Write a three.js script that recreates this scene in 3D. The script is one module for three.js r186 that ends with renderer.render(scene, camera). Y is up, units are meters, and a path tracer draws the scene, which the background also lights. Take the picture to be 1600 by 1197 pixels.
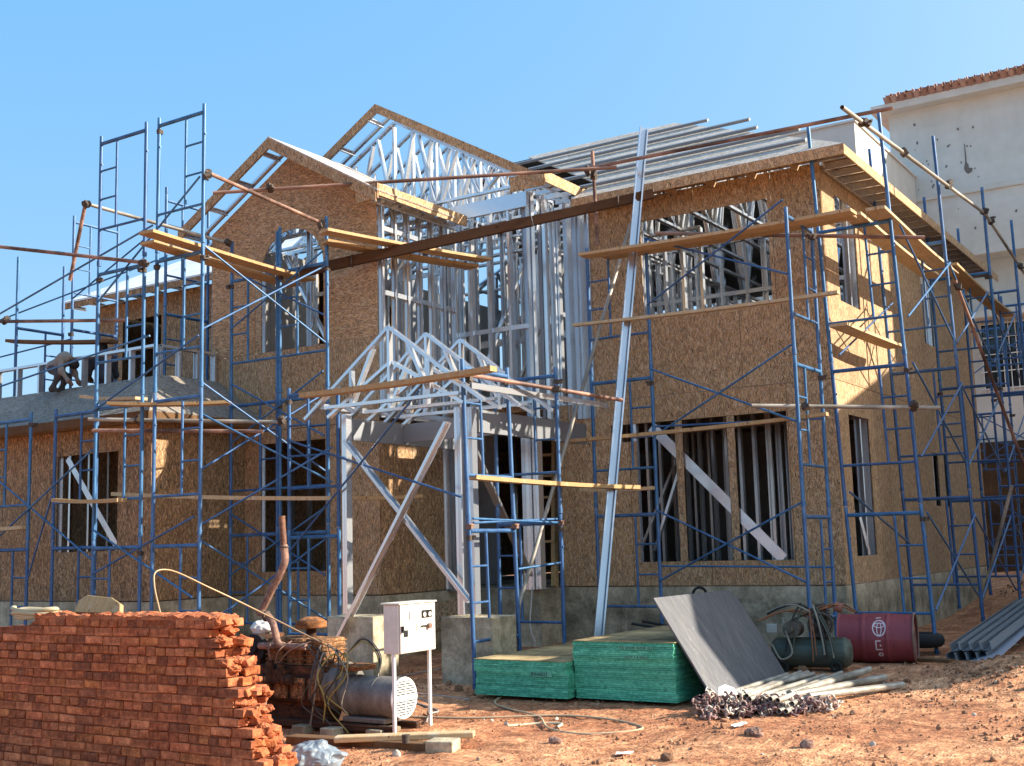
import * as THREE from 'three';
import { mergeGeometries, mergeVertices } from 'three/addons/utils/BufferGeometryUtils.js';
import { RoundedBoxGeometry } from 'three/addons/geometries/RoundedBoxGeometry.js';
import { MarchingCubes } from 'three/addons/objects/MarchingCubes.js';
import { ImprovedNoise } from 'three/addons/math/ImprovedNoise.js';
import { Brush, Evaluator, SUBTRACTION, INTERSECTION } from 'three-bvh-csg';

// ---------------------------------------------------------------- camera, sky, sun, exposure
const W = 1024, H = 766;
const scene = new THREE.Scene();
const camera = new THREE.PerspectiveCamera(35.73, W / H, 0.1, 600);
camera.position.set(4.9525, 0.6423, 15.6477);
camera.quaternion.setFromRotationMatrix(new THREE.Matrix4().makeBasis(
  new THREE.Vector3(0.83829, -0.02697, -0.54456), new THREE.Vector3(0.09582, 0.99052, 0.09846), new THREE.Vector3(0.53674, -0.13472, 0.83292)));
const renderer = new THREE.WebGLRenderer({ antialias: true });
renderer.setSize(W, H);
renderer.toneMapping = THREE.LinearToneMapping;
renderer.toneMappingExposure = 2.25;
renderer.shadowMap.enabled = true;
const SUN_AZ = 28 * Math.PI / 180, SUN_EL = 27 * Math.PI / 180;          // azimuth from +X towards -Z
const SUN = new THREE.Vector3(Math.cos(SUN_AZ) * Math.cos(SUN_EL), Math.sin(SUN_EL), -Math.sin(SUN_AZ) * Math.cos(SUN_EL));
{
  const w = 1024, h = 512, data = new Float32Array(w * h * 4);
  const zen = [0.065, 0.205, 0.43], mid = [0.125, 0.29, 0.46], hor = [0.36, 0.45, 0.48];
  for (let j = 0; j < h; j++) for (let i = 0; i < w; i++) {
    const el = ((j + 0.5) / h - 0.5) * Math.PI, az = ((i + 0.5) / w - 0.5) * 2 * Math.PI;
    const dx = Math.cos(el) * Math.cos(az), dy = Math.sin(el), dz = Math.cos(el) * Math.sin(az);
    const c = dx * SUN.x + dy * SUN.y + dz * SUN.z;
    const e = Math.max(0, dy);
    const a = Math.exp(-e * 6.5), b = Math.exp(-e * 2.2);
    const glow = Math.pow(Math.max(0, 0.5 + 0.5 * c), 6.0) * 0.65 + Math.pow(Math.max(0, c), 24) * 0.5;
    const o = (j * w + i) * 4;
    for (let k = 0; k < 3; k++) {
      let v = zen[k] * (1 - b) + mid[k] * b;
      v = v * (1 - 0.85 * a) + hor[k] * 0.85 * a;
      v = v + glow * [0.95, 0.80, 0.50][k];
      data[o + k] = dy < -0.02 ? [0.20, 0.15, 0.11][k] : v;
    }
    data[o + 3] = 1;
  }
  const sky = new THREE.DataTexture(data, w, h, THREE.RGBAFormat, THREE.FloatType);
  sky.mapping = THREE.EquirectangularReflectionMapping; sky.magFilter = THREE.LinearFilter; sky.minFilter = THREE.LinearFilter; sky.wrapS = THREE.RepeatWrapping;
  sky.needsUpdate = true;
  scene.background = sky; scene.environment = sky;
}
const sun = new THREE.DirectionalLight(0xfff4e2, 5);
sun.position.copy(SUN).multiplyScalar(60); sun.castShadow = true; sun.shadow.mapSize.set(4096, 4096);
Object.assign(sun.shadow.camera, { left: -30, right: 30, top: 30, bottom: -30, near: 1, far: 140 });
scene.add(sun); scene.add(sun.target);

// ---------------------------------------------------------------- helpers
let seed = 7;
function rnd() { seed |= 0; seed = seed + 0x6D2B79F5 | 0; let t = Math.imul(seed ^ seed >>> 15, 1 | seed); t = t + Math.imul(t ^ t >>> 7, 61 | t) ^ t; return ((t ^ t >>> 14) >>> 0) / 4294967296; }
const rr = (a, b) => a + (b - a) * rnd();
const pick = a => a[Math.floor(rnd() * a.length) % a.length];
const V = (x, y, z) => new THREE.Vector3(x, y, z);
const taken = {};
function numbered(n) { if (taken[n] === undefined) { taken[n] = 0; return n; } taken[n]++; return n + '_' + String(taken[n]).padStart(3, '0'); }
function thing(name, label, category, pos = [0, 0, 0], turn = 0, group) {
  const o = new THREE.Group(); o.name = numbered(name); o.position.set(...pos); o.rotation.y = turn;
  o.userData = { label, category }; if (group) o.userData.group = group;
  scene.add(o); return o;
}
function part(parent, name, geo, mat, pos, rot, scl) {
  const m = new THREE.Mesh(geo, mat); m.name = name; m.castShadow = m.receiveShadow = true;
  if (pos) m.position.set(...pos); if (rot) m.rotation.set(...rot); if (scl) m.scale.set(...scl);
  parent.add(m); return m;
}
function sub(parent, name, label) { const g = new THREE.Group(); g.name = name; if (label) g.userData.label = label; parent.add(g); return g; }
function single(name, geo, mat, label, category, pos, rot, group) {
  const m = new THREE.Mesh(geo, mat); m.name = numbered(name); m.castShadow = m.receiveShadow = true;
  if (pos) m.position.set(...pos); if (rot) m.rotation.set(...rot);
  m.userData = { label, category }; if (group) m.userData.group = group; scene.add(m); return m;
}
function structure(name, geo, mat) { const m = new THREE.Mesh(geo, mat); m.name = numbered(name); m.castShadow = m.receiveShadow = true; m.userData = { kind: 'structure' }; scene.add(m); return m; }
// place a unit-length (along +Z from 0 to 1) geometry between a and b
function span(parent, name, geo, mat, a, b, up = [0, 1, 0], sx = 1, sy = 1) {
  const A = V(...a), B = V(...b), d = B.clone().sub(A), L = d.length(); d.normalize();
  let u = V(...up); if (Math.abs(u.dot(d)) > 0.98) u = Math.abs(d.y) > 0.9 ? V(1, 0, 0) : V(0, 1, 0);
  const x = u.clone().cross(d).normalize(), y = d.clone().cross(x);
  const m = new THREE.Mesh(geo, mat); m.name = name; m.castShadow = m.receiveShadow = true;
  m.position.copy(A); m.quaternion.setFromRotationMatrix(new THREE.Matrix4().makeBasis(x, y, d)); m.scale.set(sx, sy, L);
  parent.add(m); return m;
}
function unitTube(r, seg = 10) { const g = new THREE.CylinderGeometry(r, r, 1, seg); g.rotateX(Math.PI / 2); g.translate(0, 0, 0.5); return g; }
function hollowTube(r, t, seg = 12) {
  const s = new THREE.Shape(); s.absarc(0, 0, r, 0, Math.PI * 2); const h = new THREE.Path(); h.absarc(0, 0, r - t, 0, Math.PI * 2, true); s.holes.push(h);
  return new THREE.ExtrudeGeometry(s, { depth: 1, bevelEnabled: false, curveSegments: seg });
}
function channelGeo(w, f, t = 0.003, lip = 0) {           // C section, web on -x side, opening to +x; unit length along z
  const s = new THREE.Shape(), h = w / 2;
  s.moveTo(0, -h); s.lineTo(f, -h); if (lip) { s.lineTo(f, -h + lip); s.lineTo(f - t, -h + lip); s.lineTo(f - t, -h + t); } else s.lineTo(f, -h + t);
  s.lineTo(t, -h + t); s.lineTo(t, h - t);
  if (lip) { s.lineTo(f - t, h - t); s.lineTo(f - t, h - lip); s.lineTo(f, h - lip); s.lineTo(f, h); } else { s.lineTo(f, h - t); s.lineTo(f, h); }
  s.lineTo(0, h); s.closePath();
  const g = new THREE.ExtrudeGeometry(s, { depth: 1, bevelEnabled: false }); g.translate(-f / 2, 0, 0); return g;
}
function unitBox(w, h) { const g = new THREE.BoxGeometry(w, h, 1); g.translate(0, 0, 0.5); return g; }
function boxUV(geo, k = 1, ou = 0, ov = 0, swap = false) {
  const g = geo.index ? geo.toNonIndexed() : geo; g.computeVertexNormals();
  const p = g.attributes.position, uv = new Float32Array(p.count * 2), a = V(0, 0, 0), b = V(0, 0, 0), c = V(0, 0, 0);
  for (let i = 0; i < p.count; i += 3) {
    a.fromBufferAttribute(p, i); b.fromBufferAttribute(p, i + 1); c.fromBufferAttribute(p, i + 2);
    const n = b.clone().sub(a).cross(c.clone().sub(a)); const ax = Math.abs(n.x), ay = Math.abs(n.y), az = Math.abs(n.z);
    [a, b, c].forEach((q, j) => {
      let u, v; if (ax >= ay && ax >= az) { u = q.z; v = q.y; } else if (ay >= az) { u = q.x; v = q.z; } else { u = q.x; v = q.y; }
      if (swap) [u, v] = [v, u];
      uv[(i + j) * 2] = u * k + ou; uv[(i + j) * 2 + 1] = v * k + ov;
    });
  }
  g.setAttribute('uv', new THREE.BufferAttribute(uv, 2)); return g;
}
function canvasTex(w, h, draw, srgb = true) {
  const c = document.createElement('canvas'); c.width = w; c.height = h; draw(c.getContext('2d'), w, h);
  const t = new THREE.CanvasTexture(c); t.wrapS = t.wrapT = THREE.RepeatWrapping; if (srgb) t.colorSpace = THREE.SRGBColorSpace; t.magFilter = THREE.LinearFilter; return t;
}
const noise = new ImprovedNoise();
function fbm(x, y, z, o = 4) { let s = 0, a = 0.5, f = 1; for (let i = 0; i < o; i++) { s += a * noise.noise(x * f, y * f, z + i * 7.3); a *= 0.5; f *= 2.03; } return s; }
function tileNoise(u, v, n, z) {                            // periodic noise on the unit square
  const A = Math.PI * 2, r = n / A;
  return noise.noise(Math.cos(u * A) * r + z, Math.sin(u * A) * r + 3.1 * z, Math.cos(v * A) * r) * 0.6 + noise.noise(Math.cos(v * A) * r + 11 + z, Math.sin(v * A) * r, Math.sin(u * A) * r + 5) * 0.6;
}
function grainTex(n, base, vary, scales, srgb = true) {    // base [r,g,b] 0..255
  const d = new Uint8Array(n * n * 4);
  for (let j = 0; j < n; j++) for (let i = 0; i < n; i++) {
    let s = 0; for (const [f, a] of scales) s += a * tileNoise(i / n, j / n, f, f * 0.37);
    s += (rnd() - 0.5) * 0.25;
    const o = (j * n + i) * 4; for (let k = 0; k < 3; k++) d[o + k] = Math.max(0, Math.min(255, base[k] + vary[k] * s)); d[o + 3] = 255;
  }
  const t = new THREE.DataTexture(d, n, n); t.wrapS = t.wrapT = THREE.RepeatWrapping; t.magFilter = THREE.LinearFilter; t.minFilter = THREE.LinearMipmapLinearFilter; t.generateMipmaps = true; if (srgb) t.colorSpace = THREE.SRGBColorSpace; t.needsUpdate = true; return t;
}
const M = (o) => new THREE.MeshStandardMaterial(o);

// ---------------------------------------------------------------- materials
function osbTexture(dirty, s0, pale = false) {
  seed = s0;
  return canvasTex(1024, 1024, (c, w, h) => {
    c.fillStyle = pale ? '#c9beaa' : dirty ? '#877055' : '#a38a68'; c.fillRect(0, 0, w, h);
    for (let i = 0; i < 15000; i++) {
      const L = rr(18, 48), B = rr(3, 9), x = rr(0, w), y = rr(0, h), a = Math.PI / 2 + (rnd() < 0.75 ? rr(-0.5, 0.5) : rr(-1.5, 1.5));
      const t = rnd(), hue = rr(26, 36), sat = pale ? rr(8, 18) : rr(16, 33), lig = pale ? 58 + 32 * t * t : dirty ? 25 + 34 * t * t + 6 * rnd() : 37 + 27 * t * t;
      c.fillStyle = `hsla(${hue},${sat}%,${rnd() < 0.07 ? lig * 0.55 : lig}%,0.85)`;
      for (const ox of [0, -w, w]) for (const oy of [0, -h, h]) {
        if (x + ox < -70 || x + ox > w + 70 || y + oy < -70 || y + oy > h + 70) continue;
        c.save(); c.translate(x + ox, y + oy); c.rotate(a); c.beginPath(); c.moveTo(-L / 2, -B * 0.3); c.lineTo(L * 0.4, -B / 2); c.lineTo(L / 2, B * 0.2); c.lineTo(-L * 0.42, B / 2); c.closePath(); c.fill(); c.restore();
      }
    }
    if (dirty) for (let i = 0; i < 46; i++) {
      const x = rr(0, w), y = rr(0, h), L = rr(60, 300);
      for (let k = 0; k < 26; k++) { c.fillStyle = `rgba(40,28,18,${rr(0.05, 0.16)})`; c.fillRect(x + rr(-14, 14), y + rr(0, L), rr(2, 9), rr(16, 70)); }
    }
  });
}
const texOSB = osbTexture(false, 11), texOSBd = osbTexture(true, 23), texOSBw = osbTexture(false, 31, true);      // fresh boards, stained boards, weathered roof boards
seed = 99;
const mk = (t, c, r = 0.85) => M({ map: t, color: new THREE.Color().setRGB(...c), roughness: r, bumpMap: t, bumpScale: 0.0015 });
const OSB = [[0.98, 0.96, 0.94], [1.08, 1.05, 1.02], [0.88, 0.85, 0.82], [1.0, 0.92, 0.86], [0.94, 0.95, 0.96]].map(c => mk(texOSB, [c[0] * 1.5, c[1] * 1.45, c[2] * 1.35]));
const OSBD = [[0.95, 0.95, 0.92], [1.05, 0.96, 0.88], [0.86, 0.86, 0.84], [1.0, 1.0, 0.97]].map(c => mk(texOSBd, [c[0] * 1.5, c[1] * 1.45, c[2] * 1.35]));
const texGrey = grainTex(512, [128, 124, 118], [40, 40, 40], [[4, 1], [13, 0.8], [40, 0.5]]);
const FELT = mk(texOSBw, [0.5, 0.48, 0.46], 0.9);
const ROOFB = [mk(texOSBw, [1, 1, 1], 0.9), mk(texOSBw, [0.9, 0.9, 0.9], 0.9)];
const texSpangle = grainTex(256, [176, 176, 176], [20, 20, 20], [[9, 0.8], [30, 0.9], [70, 0.5]], false);
const STEEL = [0xd8dbe0, 0xc6cad0, 0xe4e6e8].map(c => M({ color: c, metalness: 0.75, roughness: 0.32, roughnessMap: texSpangle }));
const STEELM = STEEL[0], GALV = M({ map: texSpangle, color: 0x9aa0a6, metalness: 0.35, roughness: 0.6 });
const texConc = grainTex(512, [164, 151, 126], [46, 44, 40], [[3, 1.1], [9, 0.9], [30, 0.6], [90, 0.5]]);
const CONC = M({ map: texConc, roughness: 0.95, bumpMap: texConc, bumpScale: 0.004 });
const BOARD = [[150, 148, 144], [138, 136, 133]].map(c => M({ map: grainTex(256, c, [14, 14, 14], [[4, 1], [20, 0.8]]), roughness: 0.9 })), ATTIC_SHADE = M({ map: grainTex(256, [58, 56, 54], [18, 18, 18], [[5, 1], [24, 0.8]]), roughness: 0.9 });      // grey lining board; dark tone painted in for the attic shade
const CONCD = M({ map: texConc, color: 0xb0aaa0, roughness: 0.95, bumpMap: texConc, bumpScale: 0.004 });
const texPlank = canvasTex(512, 512, (c, w, h) => {
  c.fillStyle = '#c2a67c'; c.fillRect(0, 0, w, h);
  for (let i = 0; i < 700; i++) { c.fillStyle = `hsla(${rr(28, 38)},${rr(22, 40)}%,${rr(42, 72)}%,0.35)`; c.fillRect(rr(0, w), rr(0, h), rr(1, 4), rr(60, 400)); }
  for (let i = 0; i < 14; i++) { c.fillStyle = 'rgba(70,40,20,0.6)'; c.beginPath(); c.ellipse(rr(0, w), rr(0, h), rr(3, 7), rr(5, 12), 0, 0, 7); c.fill(); }
  for (let i = 0; i < 60; i++) { c.fillStyle = `rgba(200,195,185,${rr(0.1, 0.35)})`; c.beginPath(); c.ellipse(rr(0, w), rr(0, h), rr(4, 26), rr(4, 34), 0, 0, 7); c.fill(); }
});
const PLANK = [0xffffff, 0xeadfcc, 0xfff6ea].map(c => M({ map: texPlank, color: c, roughness: 0.85 }));
const OLDWOOD = M({ map: texPlank, color: 0x8d7660, roughness: 0.9 });
const DARKWOOD = M({ map: texPlank, color: 0x6a5038, roughness: 0.9 });
const texPaint = grainTex(256, [60, 98, 140], [34, 36, 38], [[5, 1], [20, 0.9], [60, 0.7]]);
const BLUE = [0xffffff, 0xd6e2ee, 0xe0ffff].map(c => M({ map: texPaint, color: c, roughness: 0.42, metalness: 0.1 }));
const texRust = grainTex(256, [128, 98, 84], [52, 42, 36], [[4, 1], [17, 1], [50, 0.7]]);
const RUST = M({ map: texRust, roughness: 0.8, metalness: 0.15 });
const IRON = M({ map: grainTex(256, [76, 66, 58], [34, 28, 24], [[5, 1], [18, 1], [50, 0.7]]), roughness: 0.75, metalness: 0.25 });      // greasy dark iron
const GREYTUBE = M({ map: texGrey, color: new THREE.Color().setRGB(1.5, 1.45, 1.35), roughness: 0.6, metalness: 0.3 });
const WHITEPAINT = M({ color: 0xe8e6e0, roughness: 0.5 });
const BLACK = M({ color: 0x17181a, roughness: 0.6 });
const RUBBER = M({ color: 0x1f1e1d, roughness: 0.9 });

// ---------------------------------------------------------------- ground
function groundY(x, z) {
  const zz = Math.max(-1, Math.min(12, z));
  let y = -0.82 - 0.03 * zz;
  y += 0.30 * Math.exp(-((x - 2.75) ** 2 / 0.7 + (z - 2.3) ** 2 / 0.8)) * (1 + 0.5 * fbm(x * 3, z * 3, 2));
  { const a = Math.max(0, Math.min(1, (z - 8.55) / 0.5)), b = Math.max(0, Math.min(1, (-1.2 - x) / 1.5)); y -= 0.28 * a * a * (3 - 2 * a) * b * b * (3 - 2 * b); }
  y += 0.3 * Math.exp(-((x - 0.9) ** 2 / 2.2 + (z + 8.6) ** 2 / 5));
  y += 0.55 * Math.exp(-((x - 0.2) ** 2 / 12 + (z + 13) ** 2 / 12));
  const near = Math.max(0, 1 - Math.hypot(x, z - 6) / 16);
  y += near * (0.05 * fbm(x * 0.9, z * 0.9, 0) + 0.035 * fbm(x * 3.4, z * 3.4, 5) + 0.022 * fbm(x * 11, z * 11, 9, 3));
  for (const [o, c] of [[0, 0.13], [0.95, 0.13]]) { const t = z - (6.9 + o + 0.35 * Math.sin(x * 0.55 + 1) - 0.16 * x), q = Math.exp(-t * t / (c * c)); y -= near * q * 0.022; }     // wheel ruts
  return y;
}
{
  const ax = [], az = [];
  const fill = (arr, a, b, n) => { for (let i = 0; i < n; i++) arr.push(a + (b - a) * i / n); };
  fill(ax, -300, -40, 10); fill(ax, -40, -9, 20); fill(ax, -9, 5.5, 330); fill(ax, 5.5, 40, 20); fill(ax, 40, 300, 10); ax.push(300);
  fill(az, -300, -40, 10); fill(az, -40, -4, 24); fill(az, -4, 14, 380); fill(az, 14, 40, 12); fill(az, 40, 300, 8); az.push(300);
  const nx = ax.length, nz = az.length, pos = new Float32Array(nx * nz * 3), uv = new Float32Array(nx * nz * 2), col = new Float32Array(nx * nz * 3), idx = [];
  for (let j = 0; j < nz; j++) for (let i = 0; i < nx; i++) {
    const k = j * nx + i, x = ax[i], z = az[j];
    pos[k * 3] = x; pos[k * 3 + 1] = groundY(x, z); pos[k * 3 + 2] = z; uv[k * 2] = x / 3.1; uv[k * 2 + 1] = z / 3.1;
    const n1 = fbm(x * 0.45 + 3, z * 0.45, 21), n2 = fbm(x * 2.1, z * 2.1, 31);
    const n3 = fbm(x * 7 + 9, z * 7, 41);
    const g = Math.max(0, Math.min(1, 0.45 + 1.9 * n1 + 1.1 * n2 + 0.9 * n3));            // pale dry crust against dark red earth
    col[k * 3] = 0.62 + 0.38 * g; col[k * 3 + 1] = 0.50 + 0.50 * g; col[k * 3 + 2] = 0.44 + 0.56 * g;
    if (i < nx - 1 && j < nz - 1) idx.push(k, k + nx, k + 1, k + 1, k + nx, k + nx + 1);
  }
  const g = new THREE.BufferGeometry(); g.setAttribute('position', new THREE.BufferAttribute(pos, 3)); g.setAttribute('uv', new THREE.BufferAttribute(uv, 2)); g.setAttribute('color', new THREE.BufferAttribute(col, 3)); g.setIndex(idx); g.computeVertexNormals();
  seed = 301;
  const tex = grainTex(1024, [188, 132, 92], [60, 52, 44], [[6, 0.5], [21, 0.8], [70, 1.0], [180, 0.9]]);
  structure('ground', g, M({ map: tex, vertexColors: true, roughness: 1, bumpMap: tex, bumpScale: 0.014 }));
}

// ---------------------------------------------------------------- OSB walls
const ev = new Evaluator(); ev.useGroups = false; ev.attributes = ['position', 'normal'];
function brush(geo) { const b = new Brush(geo); b.updateMatrixWorld(); return b; }
// axis 'z': plane z = c facing +Z, u = x ; axis 'x': plane x = c facing +X, u = z
function wallBox(axis, c, u0, u1, v0, v1, t0, t1) {
  const g = axis === 'z' ? new THREE.BoxGeometry(u1 - u0, v1 - v0, t1 - t0) : new THREE.BoxGeometry(t1 - t0, v1 - v0, u1 - u0);
  axis === 'z' ? g.translate((u0 + u1) / 2, (v0 + v1) / 2, c + (t0 + t1) / 2) : g.translate(c + (t0 + t1) / 2, (v0 + v1) / 2, (u0 + u1) / 2);
  return g;
}
function osbWall(parent, axis, c, us, vs, openings, mats, gable, horizRows = []) {
  for (let r = 0; r < vs.length - 1; r++) for (let k = 0; k < us[r % us.length].length - 1; k++) {
    const U = us[r % us.length], u0 = U[k] + 0.004, u1 = U[k + 1] - 0.004, v0 = vs[r] + 0.004, v1 = vs[r + 1] - 0.004, off = rr(-0.002, 0.002);
    let g = wallBox(axis, c, u0, u1, v0, v1, -0.016 + off, off), b = null;
    for (const o of openings) {
      if (o.u1 <= u0 || o.u0 >= u1 || o.v1 <= v0 || o.v0 >= v1) continue;
      if (o.u0 <= u0 && o.u1 >= u1 && o.v0 <= v0 && o.v1 >= v1 && !o.geo) { g = null; break; }
      b = b || brush(g); b = ev.evaluate(b, brush(o.geo || wallBox(axis, c, o.u0, o.u1, o.v0, o.v1, -0.5, 0.5)), SUBTRACTION);
    }
    if (!g) continue;
    if (gable && v1 > gable.v) { b = b || brush(g); b = ev.evaluate(b, brush(gable.geo), INTERSECTION); }
    const geo = boxUV(b ? b.geometry.clone() : g, 0.5, rnd(), rnd(), horizRows.includes(r));
    if (!geo.attributes.position.count) continue;
    part(parent, 'osb_panel', geo, pick(mats));
  }
}
const STUD = channelGeo(0.089, 0.045, 0.003, 0.012), TRACK = channelGeo(0.094, 0.04, 0.003), SLIM = channelGeo(0.07, 0.04, 0.003, 0.01), WIDE = channelGeo(0.2, 0.05, 0.003), HAT = unitBox(0.05, 0.03);
function studWall(parent, a, b, y0, y1, step = 0.4, o = {}) {          // a,b: [x,z]
  const g = sub(parent, 'wall_frame'); const dx = b[0] - a[0], dz = b[1] - a[1], L = Math.hypot(dx, dz), n = Math.max(1, Math.round(L / step));
  const nrm = [-dz / L, 0, dx / L];
  span(g, 'track', TRACK, STEELM, [a[0], y0, a[1]], [b[0], y0, b[1]], nrm); span(g, 'track', TRACK, STEELM, [b[0], y1, b[1]], [a[0], y1, a[1]], nrm);
  for (let i = 0; i <= n; i++) {
    if (o.skip && o.skip(i / n)) continue;
    const x = a[0] + dx * i / n, z = a[1] + dz * i / n; span(g, 'stud', STUD, pick(STEEL), [x, y0 + 0.01, z], [x, y1 - 0.01, z], nrm, 1, o.w || 1);
  }
  for (const y of o.rails || []) span(g, 'rail', SLIM, STEELM, [a[0], y, a[1]], [b[0], y, b[1]], [0, 1, 0]);
  for (const [u0, v0, u1, v1] of o.braces || []) span(g, 'brace', SLIM, pick(STEEL), [a[0] + dx * u0, v0, a[1] + dz * u0], [a[0] + dx * u1, v1, a[1] + dz * u1], nrm);
  return g;
}
const house = thing('house', 'two storey house under construction with steel framing and chipboard walls', 'house');

// foundation
{
  const s = sub(house, 'foundation');
  const bx = (x0, x1, z0, z1, y0 = -1.6, y1 = -0.012) => { const g = new THREE.BoxGeometry(x1 - x0, y1 - y0, z1 - z0, 1, 1, 1); g.translate((x0 + x1) / 2, (y0 + y1) / 2, (z0 + z1) / 2); part(s, 'plinth', boxUV(g, 0.7, rnd(), rnd()), CONC); };
  bx(-4.302, -0.004, -9.0, -0.02); bx(-9.1, -4.306, -9.0, 0.66); bx(-9.08, -5.72, 0.664, 2.58); bx(-14.5, -8.37, 2.584, 4.38); bx(-15.2, -9.104, -6, 0.08);
}
// right block front and side
const E_UP = { u0: -2.77, u1: -0.78, v0: 3.92, v1: 5.38 }, E_LOW = { u0: -2.99, u1: -0.68, v0: 0.34, v1: 2.36 };
const wallE = sub(house, 'wall', 'front chipboard wall of the block with two wide window openings');
osbWall(wallE, 'z', 0, [[-4.3, -3.1, -1.88, -0.66, 0], [-3.72, -2.5, -1.28, 0], [-3.72, -1.9, -0.72, 0]], [0, 2.74, 3.919, 5.756], [E_UP, E_LOW, { u0: -3.4, u1: -2.99, v0: 2.1, v1: 2.36 }], OSB, null, []);
for (const x of [-2.3, -1.5]) part(wallE, 'mullion_panel', boxUV(wallBox('z', 0, x - 0.055, x + 0.055, 0.345, 2.355, -0.016, -0.001), 0.5, rnd(), rnd()), pick(OSB));
const wallS = sub(house, 'wall', 'side chipboard wall, partly sunlit');
osbWall(wallS, 'x', 0, [[-9.0, -7.9, -6.68, -5.46, -4.24, -3.02, -1.8, -0.58, -0.017], [-9.0, -7.3, -6.08, -4.86, -3.64, -2.42, -1.2, -0.017]], [0, 2.74, 5.72],
  [{ u0: -1.5, u1: -0.57, v0: 3.9, v1: 5.43 }, { u0: -1.53, u1: -0.58, v0: 0.36, v1: 2.3 }, { u0: -6.1, u1: -5.2, v0: 3.9, v1: 5.4 }, { u0: -6.2, u1: -5.9, v0: 1.1, v1: 2.0 }, { u0: -5.5, u1: -5.1, v0: 1.1, v1: 2.0 }], OSB);
// gable block
const archS = new THREE.Shape(); archS.moveTo(-8.03, 3.66); archS.lineTo(-6.74, 3.66); archS.lineTo(-6.74, 4.86); archS.absarc(-7.385, 4.86, 0.645, 0, Math.PI, false); archS.closePath();
const archG = new THREE.ExtrudeGeometry(archS, { depth: 1, bevelEnabled: false, curveSegments: 20 }); archG.translate(0, 0, 2.1); archG.deleteAttribute('uv');
const gabS = new THREE.Shape(); gabS.moveTo(-9.1, -1); gabS.lineTo(-5.7, -1); gabS.lineTo(-5.7, 5.70); gabS.lineTo(-7.4, 6.68); gabS.lineTo(-9.1, 5.70); gabS.closePath();
const gabG = new THREE.ExtrudeGeometry(gabS, { depth: 1, bevelEnabled: false }); gabG.translate(0, 0, 2.1); gabG.deleteAttribute('uv');
const wallB = sub(house, 'wall', 'gabled chipboard wall with an arched window opening');
osbWall(wallB, 'z', 2.6, [[-9.1, -8.15, -6.93, -5.716], [-9.1, -7.4, -5.716]], [0, 2.44, 3.66, 4.88, 6.7],
  [{ u0: -8.03, u1: -6.74, v0: 3.66, v1: 5.51, geo: archG }, { u0: -8.03, u1: -6.72, v0: 0.34, v1: 2.25 }], OSB, { v: 5.6, geo: gabG }, [2, 3]);
const wallBR = sub(house, 'wall', 'lower chipboard return wall beside the entrance');
osbWall(wallBR, 'x', -5.7, [[1.1, 1.86, 2.6]], [0, 2.44], [], OSBD);
const wallA = sub(house, 'wall', 'low chipboard wall with a small window opening');
osbWall(wallA, 'z', 4.4, [[-14.2, -12.98, -11.76, -10.54, -9.32, -8.35]], [0, 2.5], [{ u0: -10.44, u1: -9.06, v0: 0.71, v1: 2.13 }], OSBD);
const wallAR = sub(house, 'wall', 'dark chipboard return of the low block');
osbWall(wallAR, 'x', -8.35, [[2.6, 3.5, 4.384]], [0, 2.5], [], OSBD);
const wallD = sub(house, 'wall', 'set back upper chipboard wall behind the terrace');
osbWall(wallD, 'z', 0.1, [[-15.2, -13.98, -12.76, -11.54, -10.32, -9.1]], [2.6, 5.72], [{ u0: -14.35, u1: -13.2, v0: 4.0, v1: 5.3 }], OSBD);
osbWall(sub(house, 'wall'), 'x', -15.17, [[-5.5, -2.7, 0.08]], [2.6, 5.6], [], OSBD);
osbWall(sub(house, 'wall'), 'x', -9.1, [[0.1, 1.3, 2.6]], [2.8, 5.7], [], BOARD);

// floors
{
  const f = sub(house, 'floor_deck');
  const slab = (x0, x1, z0, z1, y0, y1, m) => { const g = new THREE.BoxGeometry(x1 - x0, y1 - y0, z1 - z0); g.translate((x0 + x1) / 2, (y0 + y1) / 2, (z0 + z1) / 2); part(f, 'deck', boxUV(g, 0.5), m); };
  slab(-4.25, -0.05, -8.9, -0.06, 2.62, 2.72, OSBD[0]); slab(-9.0, -4.26, -8.9, 0.6, 2.62, 2.72, OSBD[1]); slab(-9.0, -5.76, 0.62, 2.52, 2.62, 2.72, OSBD[0]); slab(-14.3, -9.05, 0.15, 3.85, 2.55, 2.7, OSBD[2]);
  slab(-14.9, -9.11, -5.5, 0.05, 2.5, 2.6, OSBD[2]); slab(-15.1, -9.11, -5.5, 0.05, 5.56, 5.62, OSBD[2]);
}
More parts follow.
